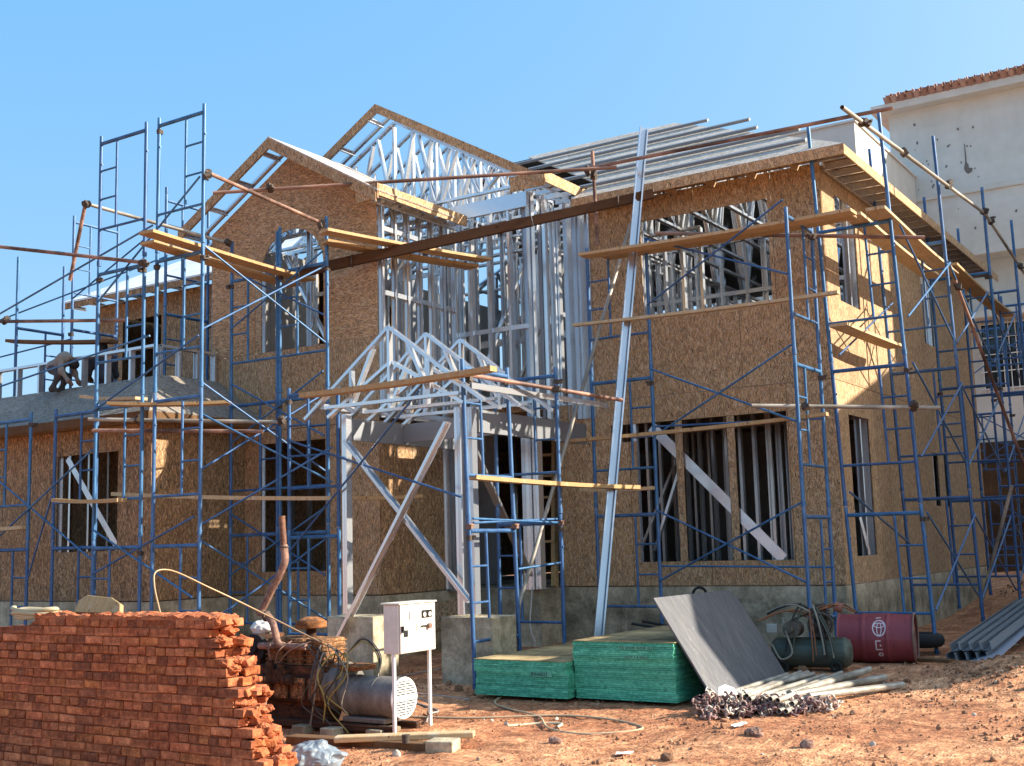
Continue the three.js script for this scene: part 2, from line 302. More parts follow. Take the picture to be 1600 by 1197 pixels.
// back walls
{
  const b = sub(house, 'wall', 'rear chipboard wall');
  osbWall(b, 'z', -8.95, [[-9, -6, -3, -0.04]], [0, 2.74, 5.7], [{ u0: -9.9, u1: -8.4, v0: 0.9, v1: 1.75 }, { u0: -3, u1: -1, v0: 3.6, v1: 5.2 }, { u0: -2.2, u1: -1.7, v0: 1.2, v1: 1.7 }], BOARD);
  osbWall(sub(house, 'wall'), 'x', -9.0, [[-8.93, -6, -3, 0.0, 2.5]], [0, 2.74], [], OSBD);
  osbWall(sub(house, 'wall'), 'x', -8.98, [[-8.93, -6, -3, -0.02]], [2.75, 5.7], [{ u0: -2.6, u1: -1.2, v0: 3.4, v1: 5.2 }, { u0: -7, u1: -5.5, v0: 3.4, v1: 5.2 }], BOARD);
  osbWall(sub(house, 'wall'), 'z', 2.62, [[-14.1, -12, -10, -8.4]], [0, 2.5], [], OSBD);
  osbWall(sub(house, 'wall'), 'z', -0.8, [[-8.9, -7.2, -6.0]], [0, 2.6], [], BOARD);
    osbWall(sub(house, 'wall'), 'z', -3.4, [[-15, -12, -9.2]], [2.6, 5.7], [], OSBD);
  osbWall(sub(house, 'wall'), 'z', -5.2, [[-4.2, -2.2, -0.1]], [0, 2.6], [{ u0: -1.5, u1: -0.9, v0: 1.2, v1: 1.7 }], BOARD);
}
// stud walls of the open entrance block and inside
studWall(house, [-5.72, 0.7], [-4.3, 0.7], 2.74, 5.95, 0.36, { rails: [3.9], braces: [[0, 5.5, 1, 5.55]] });
studWall(house, [-5.68, 2.55], [-5.68, 0.75], 2.5, 5.62, 0.3, { rails: [4.3, 5.25] });
studWall(house, [-4.3, 0.68], [-4.3, 0.02], 2.5, 5.95, 0.33, {});
{ const cw = sub(house, 'corner_post'); for (const [x, z, y0, up] of [[-4.33, 0.74, 2.3, [1, 0, 0.6]], [-4.25, 0.45, 2.5, [0.3, 0, 1]], [-4.0, 0.03, 2.5, [1, 0, 0.2]], [-3.78, 0.03, 2.5, [1, 0, 0.1]]]) for (const k of [0, 1]) span(cw, 'post', WIDE, pick(STEEL), [x + k * 0.06, y0, z - k * 0.03], [x + k * 0.06, 5.93, z - k * 0.03], up, k ? -1 : 1, 0.9); }
studWall(house, [-4.24, -0.06], [-3.66, -0.06], 2.74, 5.7, 0.29, {});
studWall(house, [-5.68, 1.05], [-5.68, 0.74], 0.0, 2.44, 0.1, {});
studWall(house, [-9.0, -1.4], [-4.3, -1.4], 2.74, 5.7, 0.42, { rails: [4.1], braces: [[0.1, 2.8, 0.4, 5.6], [0.6, 2.8, 0.9, 5.6]] });
studWall(house, [-9.0, -3.8], [-4.3, -3.8], 2.74, 5.7, 0.5, { rails: [4.6] });
studWall(house, [-7.2, 2.4], [-7.2, -1.3], 2.74, 5.7, 0.45, { braces: [[0.1, 2.8, 0.6, 5.4]] });
studWall(house, [-8.9, 0.9], [-5.8, 0.9], 2.74, 5.7, 0.42, { rails: [4.9], braces: [[0.2, 3.0, 0.8, 5.4]] });
studWall(house, [-4.3, -0.1], [-4.3, -8.8], 2.74, 5.7, 0.45, { rails: [4.2] });
studWall(house, [-4.2, -3.2], [-0.1, -3.2], 2.74, 5.7, 0.45, { rails: [4.8], skip: t => t > 0.55 && t < 0.8 });
studWall(house, [-9.0, -2.6], [-4.4, -2.6], 2.74, 5.9, 0.36, { rails: [4.4] });
studWall(house, [-8.95, -5.4], [-4.4, -5.4], 2.74, 6.4, 0.4, { rails: [4.2, 5.4] });
studWall(house, [-6.0, 0.5], [-6.0, -5.3], 2.74, 6.0, 0.42, { braces: [[0.1, 2.8, 0.4, 5.6]] });
studWall(house, [-2.1, -3.3], [-2.1, -8.8], 2.74, 5.7, 0.5, {});
studWall(house, [-4.1, -1.6], [-2.5, -1.6], 2.74, 5.6, 0.3, {});
studWall(house, [-4.2, -1.9], [-1.9, -1.9], 0, 2.6, 0.22, { braces: [[0.05, 0.2, 0.5, 2.3]] });
studWall(house, [-4.25, -4.2], [-0.1, -4.2], 0, 2.6, 0.3, {});
studWall(house, [-1.7, -2.0], [-1.7, -4.1], 0, 2.6, 0.4, {});
studWall(house, [-8.9, 1.0], [-5.8, 1.0], 0, 2.6, 0.4, { braces: [[0.2, 0.2, 0.6, 2.4]] });
studWall(house, [-9.0, -2.4], [-4.35, -2.4], 0, 2.6, 0.45, {});
studWall(house, [-14, 2.6], [-8.5, 2.6], 0, 2.5, 0.5, {});
studWall(house, [-0.09, -0.1], [-0.09, -8.8], 2.74, 5.65, 0.6, {});
studWall(house, [-0.09, -0.1], [-0.09, -8.8], 0, 2.6, 0.6, { skip: t => t < 0.12 });
// opening frames and window braces
{
  const g = sub(house, 'window_frame');
  const jamb = (axis, c, o) => { for (const u of [o.u0 - 0.03, o.u1 + 0.03]) { const p = axis === 'z' ? [u, c - 0.075] : [c - 0.075, u]; span(g, 'jamb', STUD, STEELM, [p[0], o.v0 - 0.04, p[1]], [p[0], o.v1 + 0.04, p[1]], axis === 'z' ? [0, 0, 1] : [1, 0, 0], u < o.u0 ? -1 : 1); } };
  jamb('z', 0, E_UP); jamb('z', 0, E_LOW); jamb('x', 0, { u0: -1.5, u1: -0.57, v0: 3.9, v1: 5.43 }); jamb('x', 0, { u0: -1.53, u1: -0.58, v0: 0.36, v1: 2.3 });
  jamb('z', 2.6, { u0: -8.03, u1: -6.74, v0: 3.66, v1: 5.0 }); jamb('z', 2.6, { u0: -8.03, u1: -6.72, v0: 0.34, v1: 2.25 }); jamb('z', 4.4, { u0: -10.44, u1: -9.06, v0: 0.71, v1: 2.13 });
  const FLAT = unitBox(0.1, 0.008);
  span(g, 'brace', FLAT, STEELM, [-2.75, 2.3, -0.05], [-0.85, 0.35, -0.05], [0, 0, 1], 1.5, 1); span(g, 'brace', FLAT, STEELM, [-10.3, 2.1, 4.33], [-9.1, 0.72, 4.33], [0, 0, 1]);
  span(g, 'brace', SLIM, STEELM, [-7.8, 5.2, 2.3], [-6.9, 3.7, 2.3], [0, 0, 1]); span(g, 'brace', FLAT, STEELM, [0 - 0.06, 0.9, -1.0], [-0.06, 0.36, -1.35], [1, 0, 0]); span(g, 'brace', FLAT, STEELM, [-0.08, 1.0, -0.8], [-0.08, 0.36, -0.6], [1, 0, 0]);
  span(g, 'brace', SLIM, STEEL[1], [-2.4, 1.9, -0.4], [-2.95, 0.5, -0.4], [0, 0, 1]);
}

// ---------------------------------------------------------------- roof framing
const PITCH = 0.577;
function truss(parent, axis, c, u0, u1, yEave, n, oh = 0.0, cap = 99, apexU) {          // planar truss in plane z=c (axis z) or x=c
  const g = sub(parent, 'roof_truss'); const um = apexU !== undefined ? apexU : (u0 + u1) / 2, P = (u, y, d = 0) => axis === 'z' ? [u, y, c + d] : [c + d, y, u], N = axis === 'z' ? [0, 0, 1] : [1, 0, 0];
  const top = u => Math.min(cap, yEave + PITCH * (u < um ? u - u0 : u1 - u)), yA = top(um), dk = cap < 50 ? Math.max(0, (um - u0) - (cap - yEave) / PITCH) : 0;
  span(g, 'chord', SLIM, STEELM, P(u0 - oh, top(u0) - PITCH * oh), P(um - dk, yA), N); span(g, 'chord', SLIM, STEELM, P(um + dk, yA), P(u1 + oh, top(u1) - PITCH * oh), N);
  if (dk > 0.05) span(g, 'chord', SLIM, STEELM, P(um - dk, yA), P(um + dk, yA), N);
  span(g, 'chord', SLIM, pick(STEEL), P(u0, yEave - 0.06), P(u1, yEave - 0.06), N);
  let low = true;
  for (let i = 0; i < n; i++) {
    const a = u0 + (u1 - u0) * (i + 0.2) / n, b = u0 + (u1 - u0) * (i + 0.9) / n;
    if (top(a) - yEave < 0.12 && top(b) - yEave < 0.12) continue;
    const d = (i % 2) * 0.03;
    span(g, 'web', SLIM, pick(STEEL), P(low ? a : b, yEave - 0.04, d), P(low ? b : a, Math.max(yEave, top(low ? b : a) - 0.04), d), N); low = !low;
    if (i % 2) span(g, 'web', SLIM, pick(STEEL), P(b, yEave - 0.04, -0.03), P(b, top(b) - 0.04, -0.03), N);
  }
  return g;
}
for (let i = 0; i < 8; i++) truss(house, 'z', 0.7 - i * 0.5, -9.4, -4.3, 6.16, 12, 0.45);
for (let i = 0; i < 3; i++) truss(house, 'z', 2.45 - i * 0.55, -9.1, -5.7, 5.7, 6, 0.3);
for (let i = 0; i < 7; i++) truss(house, 'x', -0.5 - i * 0.58, -8.6, 0.0, 5.66, 12, 0.0, 5.66 + PITCH * (0.5 + i * 0.58));
for (let i = 0; i < 6; i++) truss(house, 'x', -4.6 - i * 0.7, -9.0, -3.4, 5.72, 8, 0.2);
// rakes with look-outs
function rake(zw, zo, um, u0, u1, yA, mat, dec = 0.17) {
  const g = sub(house, 'rake_overhang'); const slope = PITCH;
  for (const s of [-1, 1]) {
    const ue = s < 0 ? u0 : u1, ye = yA - slope * Math.abs(ue - um);
    const sh = new THREE.Shape(); sh.moveTo(um, yA); sh.lineTo(ue, ye); sh.lineTo(ue, ye - dec); sh.lineTo(um, yA - dec); sh.closePath();
    const geo = new THREE.ExtrudeGeometry(sh, { depth: 0.018, bevelEnabled: false }); geo.translate(0, 0, zo); part(g, 'fascia_board', boxUV(geo, 0.5, rnd(), rnd()), mat);
    const n = Math.round(Math.abs(ue - um) / 0.62);
    for (let i = 0; i <= n; i++) { const u = um + (ue - um) * (i + 0.35) / (n + 0.4), y = yA - slope * Math.abs(u - um) - 0.06; span(g, 'lookout', SLIM, pick(STEEL), [u, y, zw], [u, y, zo], [0, 1, 0]); }
    span(g, 'edge_channel', SLIM, STEELM, [um, yA - 0.05, zw + 0.03], [ue, ye - 0.05, zw + 0.03], [0, 0, 1]);
    span(g, 'edge_channel', SLIM, STEELM, [um, yA - 0.08, zo - 0.05], [ue, ye - 0.08, zo - 0.05], [0, 0, 1]);
  }
}
rake(2.62, 3.08, -7.4, -9.35, -5.32, 6.82, OSB[2]);
rake(0.75, 1.2, -6.85, -9.6, -3.72, 7.80, OSB[2], 0.15);
{ // boxed eave ends and eaves of the two gables
  const g = sub(house, 'eave');
  const bx = (x0, x1, y0, y1, z0, z1, m) => { const q = new THREE.BoxGeometry(x1 - x0, y1 - y0, z1 - z0); q.translate((x0 + x1) / 2, (y0 + y1) / 2, (z0 + z1) / 2); return part(g, 'eave_board', boxUV(q, 0.5, rnd(), rnd()), m); };
  bx(-5.70, -5.30, 5.50, 5.72, 3.06, 3.078, OSB[0]); bx(-4.30, -3.70, 5.84, 6.07, 1.18, 1.198, OSB[0]);
  bx(-5.318, -5.30, 5.55, 5.72, 0.9, 3.05, OSB[1]); bx(-3.718, -3.70, 5.90, 6.07, -0.4, 1.17, OSB[1]);
  for (let z = 2.9; z > 0.9; z -= 0.32) span(g, 'lookout', SLIM, pick(STEEL), [-5.69, 5.62, z], [-5.32, 5.62, z], [0, 1, 0]);
  for (let z = 1.1; z > -0.4; z -= 0.3) span(g, 'lookout', SLIM, pick(STEEL), [-4.28, 5.98, z], [-3.72, 5.98, z], [0, 1, 0]);
  span(g, 'edge_channel', TRACK, STEELM, [-5.5, 5.56, 2.98], [-5.5, 5.56, 0.9], [0, 1, 0]); span(g, 'edge_channel', WIDE, STEELM, [-5.72, 5.83, 0.745], [-4.28, 5.83, 0.745], [0, 1, 0]);
}
// roof slopes: a plane patch cut into panels
function slope(parent, o, eu, ev2, poly, pu, pv, mats, t = 0.02, name = 'roof_panel') {
  const O = V(...o), U = V(...eu).normalize(), Vv = V(...ev2).normalize(), N = U.clone().cross(Vv).normalize(); if (N.y < 0) N.negate();
  const clip = (pts, ax, lim, keepLess) => { const out = []; for (let i = 0; i < pts.length; i++) { const a = pts[i], b = pts[(i + 1) % pts.length], ia = keepLess ? a[ax] <= lim : a[ax] >= lim, ib = keepLess ? b[ax] <= lim : b[ax] >= lim; if (ia) out.push(a); if (ia !== ib) { const q = (lim - a[ax]) / (b[ax] - a[ax]); out.push([a[0] + q * (b[0] - a[0]), a[1] + q * (b[1] - a[1])]); } } return out; };
  const us = poly.map(p => p[0]), vs = poly.map(p => p[1]), u0 = Math.min(...us), u1 = Math.max(...us), v0 = Math.min(...vs), v1 = Math.max(...vs);
  let row = 0;
  for (let v = v0; v < v1 - 0.01; v += pv, row++) for (let u = u0 - (row % 2) * pu / 2; u < u1 - 0.01; u += pu) {
    let q = clip(clip(clip(clip(poly, 0, u + 0.002, false), 0, u + pu - 0.002, true), 1, v + 0.002, false), 1, Math.min(v1, v + pv - 0.002), true);
    if (q.length < 3) continue;
    const s = new THREE.Shape(q.map(p => new THREE.Vector2(p[0], p[1]))); const g0 = new THREE.ExtrudeGeometry(s, { depth: t, bevelEnabled: false });
    const g = boxUV(g0, 0.5, rnd(), rnd(), true);
    const m = part(parent, name, g, pick(mats)); m.quaternion.setFromRotationMatrix(new THREE.Matrix4().makeBasis(U, Vv, U.clone().cross(Vv))); m.position.copy(O).addScaledVector(N, rr(0, 0.003));
  }
}
const CP = 1 / Math.hypot(1, PITCH), SL = Math.hypot(1, PITCH);
{
  const r = sub(house, 'roof_slope', 'pale sheathed front roof slope with dark steel battens');
  const run = 4.4 * SL;       // eave z=.5 y=5.78 -> ridge z=-3.9 y=8.32
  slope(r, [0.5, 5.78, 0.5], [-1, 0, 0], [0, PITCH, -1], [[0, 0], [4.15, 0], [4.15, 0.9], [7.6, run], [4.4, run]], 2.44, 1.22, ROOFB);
  for (const [i, u1] of [[0, 5.0], [1, 5.6], [2, 6.3], [3, 6.9], [4, 7.3]].map(([i, u]) => [i, u])) {
    const s = 0.5 + i * 0.92, y = 5.78 + PITCH * s * CP, z = 0.5 - s * CP, x0 = 0.5 - s * CP * 0.9 + [-0.25, 0.12, -0.1, 0.2, -0.15][i], x1 = -3.75 - (i > 0 ? 0.8 * i : 0);
    span(r, 'batten', unitBox(0.09, 0.045), GALV, [x0, y + 0.055, z], [x1, y + 0.055, z], [0, CP, PITCH * CP]);
  }
  const rb = sub(house, 'roof_slope');
  slope(rb, [-0.2, 5.76, -8.3], [-1, 0, 0], [0, PITCH, 1], [[0, 0], [8.8, 0], [8.8, 4.36 * SL], [4.0, 4.36 * SL]], 2.44, 1.22, [ATTIC_SHADE]);  // rear slope coloured dark to stand in for the unlit attic
  // underside beams, fascia and look-outs
  const e = sub(house, 'eave', 'chipboard fascia and open eave round the block');
  const bx = (x0, x1, y0, y1, z0, z1, m, n = 'fascia_board') => { const q = new THREE.BoxGeometry(x1 - x0, y1 - y0, z1 - z0); q.translate((x0 + x1) / 2, (y0 + y1) / 2, (z0 + z1) / 2); part(e, n, boxUV(q, 0.5, rnd(), rnd()), m); };
  for (const [a, b] of [[-3.66, -1.7], [-1.695, 0.48]]) bx(a, b, 5.64, 5.775, 0.48, 0.498, OSB[1]);
  for (const [a, b] of [[-9.5, -6.2], [-6.195, -3.6], [-3.595, -1.5], [-1.495, 0.498]]) bx(0.482, 0.5, 5.64, 5.775, a, b, OSB[1]);
  for (let x = -3.4; x < 0.3; x += 0.62) { span(e, 'lookout', boxUV(unitBox(0.04, 0.09), 0.5), OSB[0], [x, 5.71, 0.005], [x, 5.71, 0.475], [0, 1, 0]); }
  for (let z = 0.3; z > -9.3; z -= 0.4) { span(e, 'lookout', TRACK, pick(STEEL), [0.0, 5.70, z], [0.47, 5.70, z], [0, 1, 0]); }
  bx(0.02, 0.47, 5.758, 5.774, -9.4, 0.47, OSBD[0], 'soffit_board'); bx(-3.6, 0.015, 5.758, 5.774, 0.02, 0.47, OSBD[0], 'soffit_board');
  span(e, 'edge_channel', SLIM, STEEL[1], [0.06, 5.66, 0.0], [0.06, 5.66, -9.3], [0, 1, 0]);
  // gable block, right slope
  const r2 = sub(house, 'roof_slope', 'sunlit right slope of the gabled block');
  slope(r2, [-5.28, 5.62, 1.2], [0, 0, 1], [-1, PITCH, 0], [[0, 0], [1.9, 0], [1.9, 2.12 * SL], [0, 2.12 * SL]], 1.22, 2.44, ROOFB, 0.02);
  // far left block
  const r3 = sub(house, 'roof_slope', 'white membrane roof of the set back block');
  const MEMB = M({ map: grainTex(256, [232, 232, 228], [18, 18, 18], [[4, 1], [16, 0.8]]), roughness: 0.7 });
  slope(r3, [-15.7, 5.78, 0.55], [1, 0, 0], [0, PITCH, -1], [[0, 0], [6.4, 0], [6.4, 2.6], [2.6, 2.6]], 2.2, 1.3, [MEMB]);
  const e3 = sub(house, 'eave'); const q = new THREE.BoxGeometry(6.4, 0.13, 0.018); q.translate(-12.5, 5.71, 0.54); part(e3, 'fascia_board', boxUV(q, 0.5), OSBD[1]);
  for (let x = -15.5; x < -9.4; x += 0.6) span(e3, 'lookout', SLIM, pick(STEEL), [x, 5.70, 0.1], [x, 5.70, 0.53], [0, 1, 0]);
  // skirt roof of the low block
  const r4 = sub(house, 'roof_slope', 'grey weathered skirt roof of the low block');
  const sk = Math.hypot(1, 0.7);
  slope(r4, [-7.95, 2.58, 4.8], [-1, 0, 0], [0, 0.7, -1], [[0, 0], [6.6, 0], [6.6, sk], [1.0, sk]], 2.44, 0.62, [FELT, mk(texOSBw, [0.42, 0.41, 0.40], 0.9)]);
  slope(r4, [-7.95, 2.58, 4.8], [0, 0, -1], [-1, 0.7, 0], [[0, 0], [2.2, 0], [2.2, sk], [1.0, sk]], 2.44, 0.62, [FELT]);
  const e4 = sub(house, 'eave'); const f1 = new THREE.BoxGeometry(6.6, 0.12, 0.02); f1.translate(-11.25, 2.54, 4.79); part(e4, 'fascia_board', boxUV(f1, 0.5), OLDWOOD);
  const f2 = new THREE.BoxGeometry(0.02, 0.12, 2.16); f2.translate(-7.96, 2.54, 3.69); part(e4, 'fascia_board', boxUV(f2, 0.5), OLDWOOD);
  const s1 = new THREE.BoxGeometry(6.1, 0.014, 0.38); s1.translate(-11.4, 2.51, 4.595); part(e4, 'soffit_board', boxUV(s1, 0.5), OSBD[0]); const s2 = new THREE.BoxGeometry(0.38, 0.014, 2.1); s2.translate(-8.155, 2.505, 3.7); part(e4, 'soffit_board', boxUV(s2, 0.5), OSBD[0]);
  studWall(house, [-14.0, 3.78], [-9.0, 3.78], 2.75, 3.74, 0.58, {}); studWall(house, [-9.0, 3.72], [-9.0, 2.65], 2.75, 3.74, 0.35, {});
}

// ---------------------------------------------------------------- neighbouring buildings
const texWhite = grainTex(512, [216, 210, 198], [9, 9, 10], [[3, 1], [8, 0.8], [26, 0.6], [90, 0.4]]);
const STUCCO = M({ map: texWhite, roughness: 0.9 });
const CLAY = ['#b48b78', '#c09a88', '#a47c6a'].map(c => M({ color: c, roughness: 0.85 }));
const STONE = M({ map: texConc, color: 0x6a5848, roughness: 0.95 });
const GLASS = new THREE.MeshPhysicalMaterial({ color: 0x10151a, roughness: 0.08, metalness: 0.0 });
{
  const nb = thing('apartment_building', 'tall white rendered building with a clay tile roof behind the unfinished house', 'building');
  const bx = (n, x0, x1, y0, y1, z0, z1, m, k = 0.25) => { const q = new THREE.BoxGeometry(x1 - x0, y1 - y0, z1 - z0); q.translate((x0 + x1) / 2, (y0 + y1) / 2, (z0 + z1) / 2); return part(nb, n, boxUV(q, k, rnd(), rnd()), m); };
  bx('wall', -4.1, 5.2, 8.6, 13.3, -30, -20, STUCCO); bx('wall', -4.2, 5.3, 10.45, 10.62, -29.9, -19.93, STUCCO);
  bx('wall', -3.8, 5.0, 3.2, 8.6, -29.9, -20.9, STUCCO); bx('balcony_slab', -3.9, 5.1, 6.75, 6.95, -20.9, -20.0, STUCCO);
  bx('stone_base', -3.7, 5.0, -1, 3.2, -29.9, -20.6, STONE, 0.4);
  bx('side_wing', -7.6, -3.45, 0, 11.2, -19.98, -14.0, STUCCO); bx('wing_coping', -7.65, -3.4, 11.2, 11.26, -19.98, -13.95, STUCCO);
  bx('eave_band', -4.5, 5.3, 13.3, 13.52, -30.2, -19.55, STUCCO);
  // tiles
  const tg = new THREE.CylinderGeometry(0.1, 0.115, 0.42, 8, 1, true, -Math.PI / 2, Math.PI); tg.rotateX(Math.PI / 2);
  const roof = bx('roof', -4.05, 5.4, 13.53, 13.58, -30, -19.5, CLAY[2]);
  for (let r = 0; r < 2; r++) for (let i = 0; i < 42; i++) { const m = part(roof, 'roof_tile', tg, CLAY[(i * 7 + r * 3) % 3], [-3.98 + i * 0.22 + rr(-0.01, 0.01), 13.62 + r * 0.15, -19.55 - r * 0.28], [-0.5, 0, 0]); }
  // grille windows with bars and panes
  for (const [wx, wy] of [[-2.1, 4.75], [0.1, 4.75]]) {
    const w = sub(nb, 'window'); const P = (n, x0, x1, y0, y1, z0, z1, m) => { const q = new THREE.BoxGeometry(x1 - x0, y1 - y0, z1 - z0); q.translate((x0 + x1) / 2, (y0 + y1) / 2, (z0 + z1) / 2); part(w, n, q, m); };
    P('pane', wx, wx + 1.7, wy, wy + 1.9, -20.91, -20.88, GLASS);
    for (let i = 0; i <= 9; i++) P('bar', wx + i * 0.19 - 0.012, wx + i * 0.19 + 0.012, wy - 0.1, wy + 2.0, -20.80, -20.77, WHITEPAINT);
    for (const y of [0, 0.5, 1.0, 1.5, 1.9]) P('bar', wx - 0.1, wx + 1.85, wy + y - 0.015, wy + y + 0.015, -20.765, -20.735, WHITEPAINT);
    P('frame', wx - 0.08, wx, wy - 0.08, wy + 1.98, -20.9, -20.82, STUCCO); P('frame', wx + 1.7, wx + 1.78, wy - 0.08, wy + 1.98, -20.9, -20.82, STUCCO);
  }
  // plaster damage: dark stains and knocked off patches
  const STAIN = M({ color: 0x7a7168, roughness: 1 });
  seed = 77;
  for (let i = 0; i < 30; i++) {
    const a = i < 20 ? [rr(-3.9, -1.6), rr(10.8, 12.6)] : [rr(-4, 0), rr(9, 13)], s = rr(0.012, 0.04), sh = new THREE.Shape(); const n = 7;
    for (let k = 0; k < n; k++) { const t = k / n * Math.PI * 2, q = s * rr(0.5, 1.3); k ? sh.lineTo(Math.cos(t) * q, Math.sin(t) * q * 1.5) : sh.moveTo(q, 0); }
    const g = new THREE.ExtrudeGeometry(sh, { depth: 0.012, bevelEnabled: false }); part(nb, 'plaster_patch', g, STAIN, [a[0], a[1], -19.999]);
  }
  { const sh = new THREE.Shape(); sh.moveTo(0.02, 0.95); sh.lineTo(0.035, 0.95); sh.lineTo(0.05, 0.55); sh.lineTo(0.045, 0.4); sh.lineTo(0.1, 0.3); sh.lineTo(0.09, 0.22); sh.lineTo(0.2, 0.18); sh.lineTo(0.17, 0.08); sh.lineTo(0.06, 0.03); sh.lineTo(0.0, 0.1); sh.lineTo(-0.04, 0.22); sh.lineTo(0.01, 0.42); sh.closePath(); part(nb, 'plaster_patch', new THREE.ExtrudeGeometry(sh, { depth: 0.014, bevelEnabled: false }), STAIN, [-2.0, 11.0, -19.999]); }
}
{ // the neighbour on the right that shades the yard
  const nb = thing('neighbour_house', 'white house with mono pitch roof beside the yard, shading it', 'house');
  const prism = (pts, x0, x1) => { const s = new THREE.Shape(pts.map(p => new THREE.Vector2(-p[0], p[1]))); const g = new THREE.ExtrudeGeometry(s, { depth: x1 - x0, bevelEnabled: false }); g.rotateY(Math.PI / 2); g.translate(x0, 0, 0); return g; };
  part(nb, 'low_wing', boxUV(prism([[-0.8, -1.2], [-0.8, 5.25], [-8.18, 7.55], [-8.18, -1.2]], 6.6, 9.4), 0.25), STUCCO);
  part(nb, 'tall_wing', boxUV(prism([[-8.2, -1.2], [-8.2, 11.6], [-18, 11.6], [-18, -1.2]], 6.6, 9.4), 0.25), STUCCO);
}

// ---------------------------------------------------------------- scaffolding
const T21 = unitTube(0.0255, 10), T14 = unitTube(0.018, 8), T10 = unitTube(0.014, 7), FH = 1.88, T32 = unitTube(0.031, 10);
const couplerG = mergeGeometries([new THREE.CylinderGeometry(0.034, 0.034, 0.06, 10), (() => { const g = new THREE.BoxGeometry(0.075, 0.05, 0.05); g.translate(0.03, 0, 0.03); return g; })(), (() => { const g = new THREE.CylinderGeometry(0.012, 0.012, 0.09, 6); g.rotateX(Math.PI / 2); g.translate(0.05, 0.02, 0.03); return g; })()]);
function frame(tower, p, dir, w, ladderAtEnd, m, lean = [0, 0], h = FH) {       // p: foot of first post, dir: unit [x,z]
  const f = sub(tower, 'frame');
  const at = (u, v) => [p[0] + dir[0] * u + lean[0] * v, p[1] + v, p[2] + dir[1] * u + lean[1] * v];
  span(f, 'post', T21, m, at(0, 0), at(0, h - 0.01)); span(f, 'post', T21, m, at(w, 0), at(w, h - 0.01));
  for (const u of [0, w]) { span(f, 'joint_collar', T32, m, at(u, 0.0), at(u, 0.07)); if (rnd() < 0.35) { const q = at(u, h - 0.2); part(f, 'coupler', couplerG, IRON, q, [0, rr(0, 6), 0]); } }
  span(f, 'top_bar', T21, m, at(0.02, h - 0.12), at(w - 0.02, h - 0.12));
  span(f, 'lower_bar', T14, m, at(0.02, 0.52), at(w - 0.02, 0.52));
  const lu = ladderAtEnd ? w - 0.34 : 0.34, pu = ladderAtEnd ? w - 0.02 : 0.02;
  span(f, 'ladder_rail', T14, m, at(lu, 0.53), at(lu, h - 0.13));
  for (const v of [0.95, 1.36]) span(f, 'rung', T10, m, at(pu, v), at(lu, v));
  for (const u of [0, w]) span(f, 'lock_pin', T10, m, at(u, h - 0.42), at(u + 0.035, h - 0.42));
  return f;
}
function stack(tower, x, z, dir, w, n, y0, ends, lean = [0, 0], extra = 0) {
  for (let i = 0; i < n; i++) frame(tower, [x + lean[0] * i * FH, y0 + i * FH, z + lean[1] * i * FH], dir, w, ends[i % ends.length], pick(BLUE), lean);
  if (extra) for (const u of [0, w]) { const v = n * FH, q = [x + dir[0] * u + lean[0] * v, y0 + v, z + dir[1] * u + lean[1] * v]; span(tower, 'post_extension', T21, pick(BLUE), q, [q[0] + lean[0] * extra, q[1] + extra, q[2] + lean[1] * extra]); }
}
const brace = (tower, a, b) => span(tower, 'cross_brace', T10, pick(BLUE), a, b);
const DX = [1, 0], DZ = [0, -1];
const gy = (x, z) => groundY(x, z) + 0.004;
seed = 500;
let tw = thing('scaffold_tower', 'blue frame scaffold against the front wall with wide window openings', 'scaffold');
stack(tw, 0.03, 1.55, DZ, 0.95, 3, -0.88, [true, false, true]); stack(tw, -3.2, 0.9, DX, 0.95, 3, -0.76, [true, true, false]);
for (const y of [0.1, 2.05, 3.9]) { brace(tw, [-2.25, y + 0.95, 0.92], [0.0, y, 1.54]); brace(tw, [-2.25, y, 0.94], [0.0, y + 0.95, 1.56]); }
for (const y of [0.3, 2.2]) brace(tw, [-2.25, y, 0.88], [0.05, y - 0.05, 0.62]);
tw = thing('scaffold_tower', 'blue frame scaffold along the partly sunlit side wall', 'scaffold');
stack(tw, 0.22, 0.3, DX, 0.95, 3, -0.86, [true, true], [-0.03, 0.015], 1.35);
stack(tw, 0.24, -2.35, DX, 0.95, 3, -0.62, [true, true], [-0.02, 0.02], 1.5);
stack(tw, 0.28, -5.0, DX, 0.95, 3, -0.6, [true, false], [-0.01, 0.0], 1.35);
stack(tw, 0.30, -7.4, DX, 0.95, 3, -0.5, [true, false], [-0.01, 0.0], 1.2);
for (const [z0, z1] of [[0.3, -2.35], [-2.35, -5.0], [-5, -7.4]]) for (const y of [-0.3, 1.6, 3.4]) { brace(tw, [1.19 - 0.02 * y, y, z0], [1.19 - 0.02 * y, y + 1.2, z1]); brace(tw, [1.17 - 0.02 * y, y + 1.2, z0], [1.17 - 0.02 * y, y, z1]); }
brace(tw, [0.22, 1.2, 0.3], [0.26, 0.5, -2.3]); brace(tw, [0.2, 3.0, 0.3], [0.26, 4.1, -2.3]);
tw = thing('scaffold_tower', 'tall blue frame scaffold in front of the low block with the skirt roof', 'scaffold');
stack(tw, -8.54, 5.2, DX, 0.94, 4, -1.02, [false, true, true, false]); stack(tw, -7.37, 5.2, DX, 0.87, 4, -1.02, [true, true, true, true], [0.004, 0]);
for (const y of [-0.3, 1.7, 3.5]) { brace(tw, [-6.5, y + 1.1, 5.18], [-6.06, y, 3.32]); brace(tw, [-6.5, y, 5.16], [-6.06, y + 1.1, 3.32]); }
brace(tw, [-8.5, 4.1, 5.24], [-6.5, 5.5, 5.24]); brace(tw, [-8.54, 2.6, 5.24], [-6.5, 3.4, 5.24]); brace(tw, [-10.9, 4.2, 5.22], [-7.4, 5.0, 5.24]); brace(tw, [-10.9, 3.1, 5.26], [-7.4, 3.5, 5.26]);
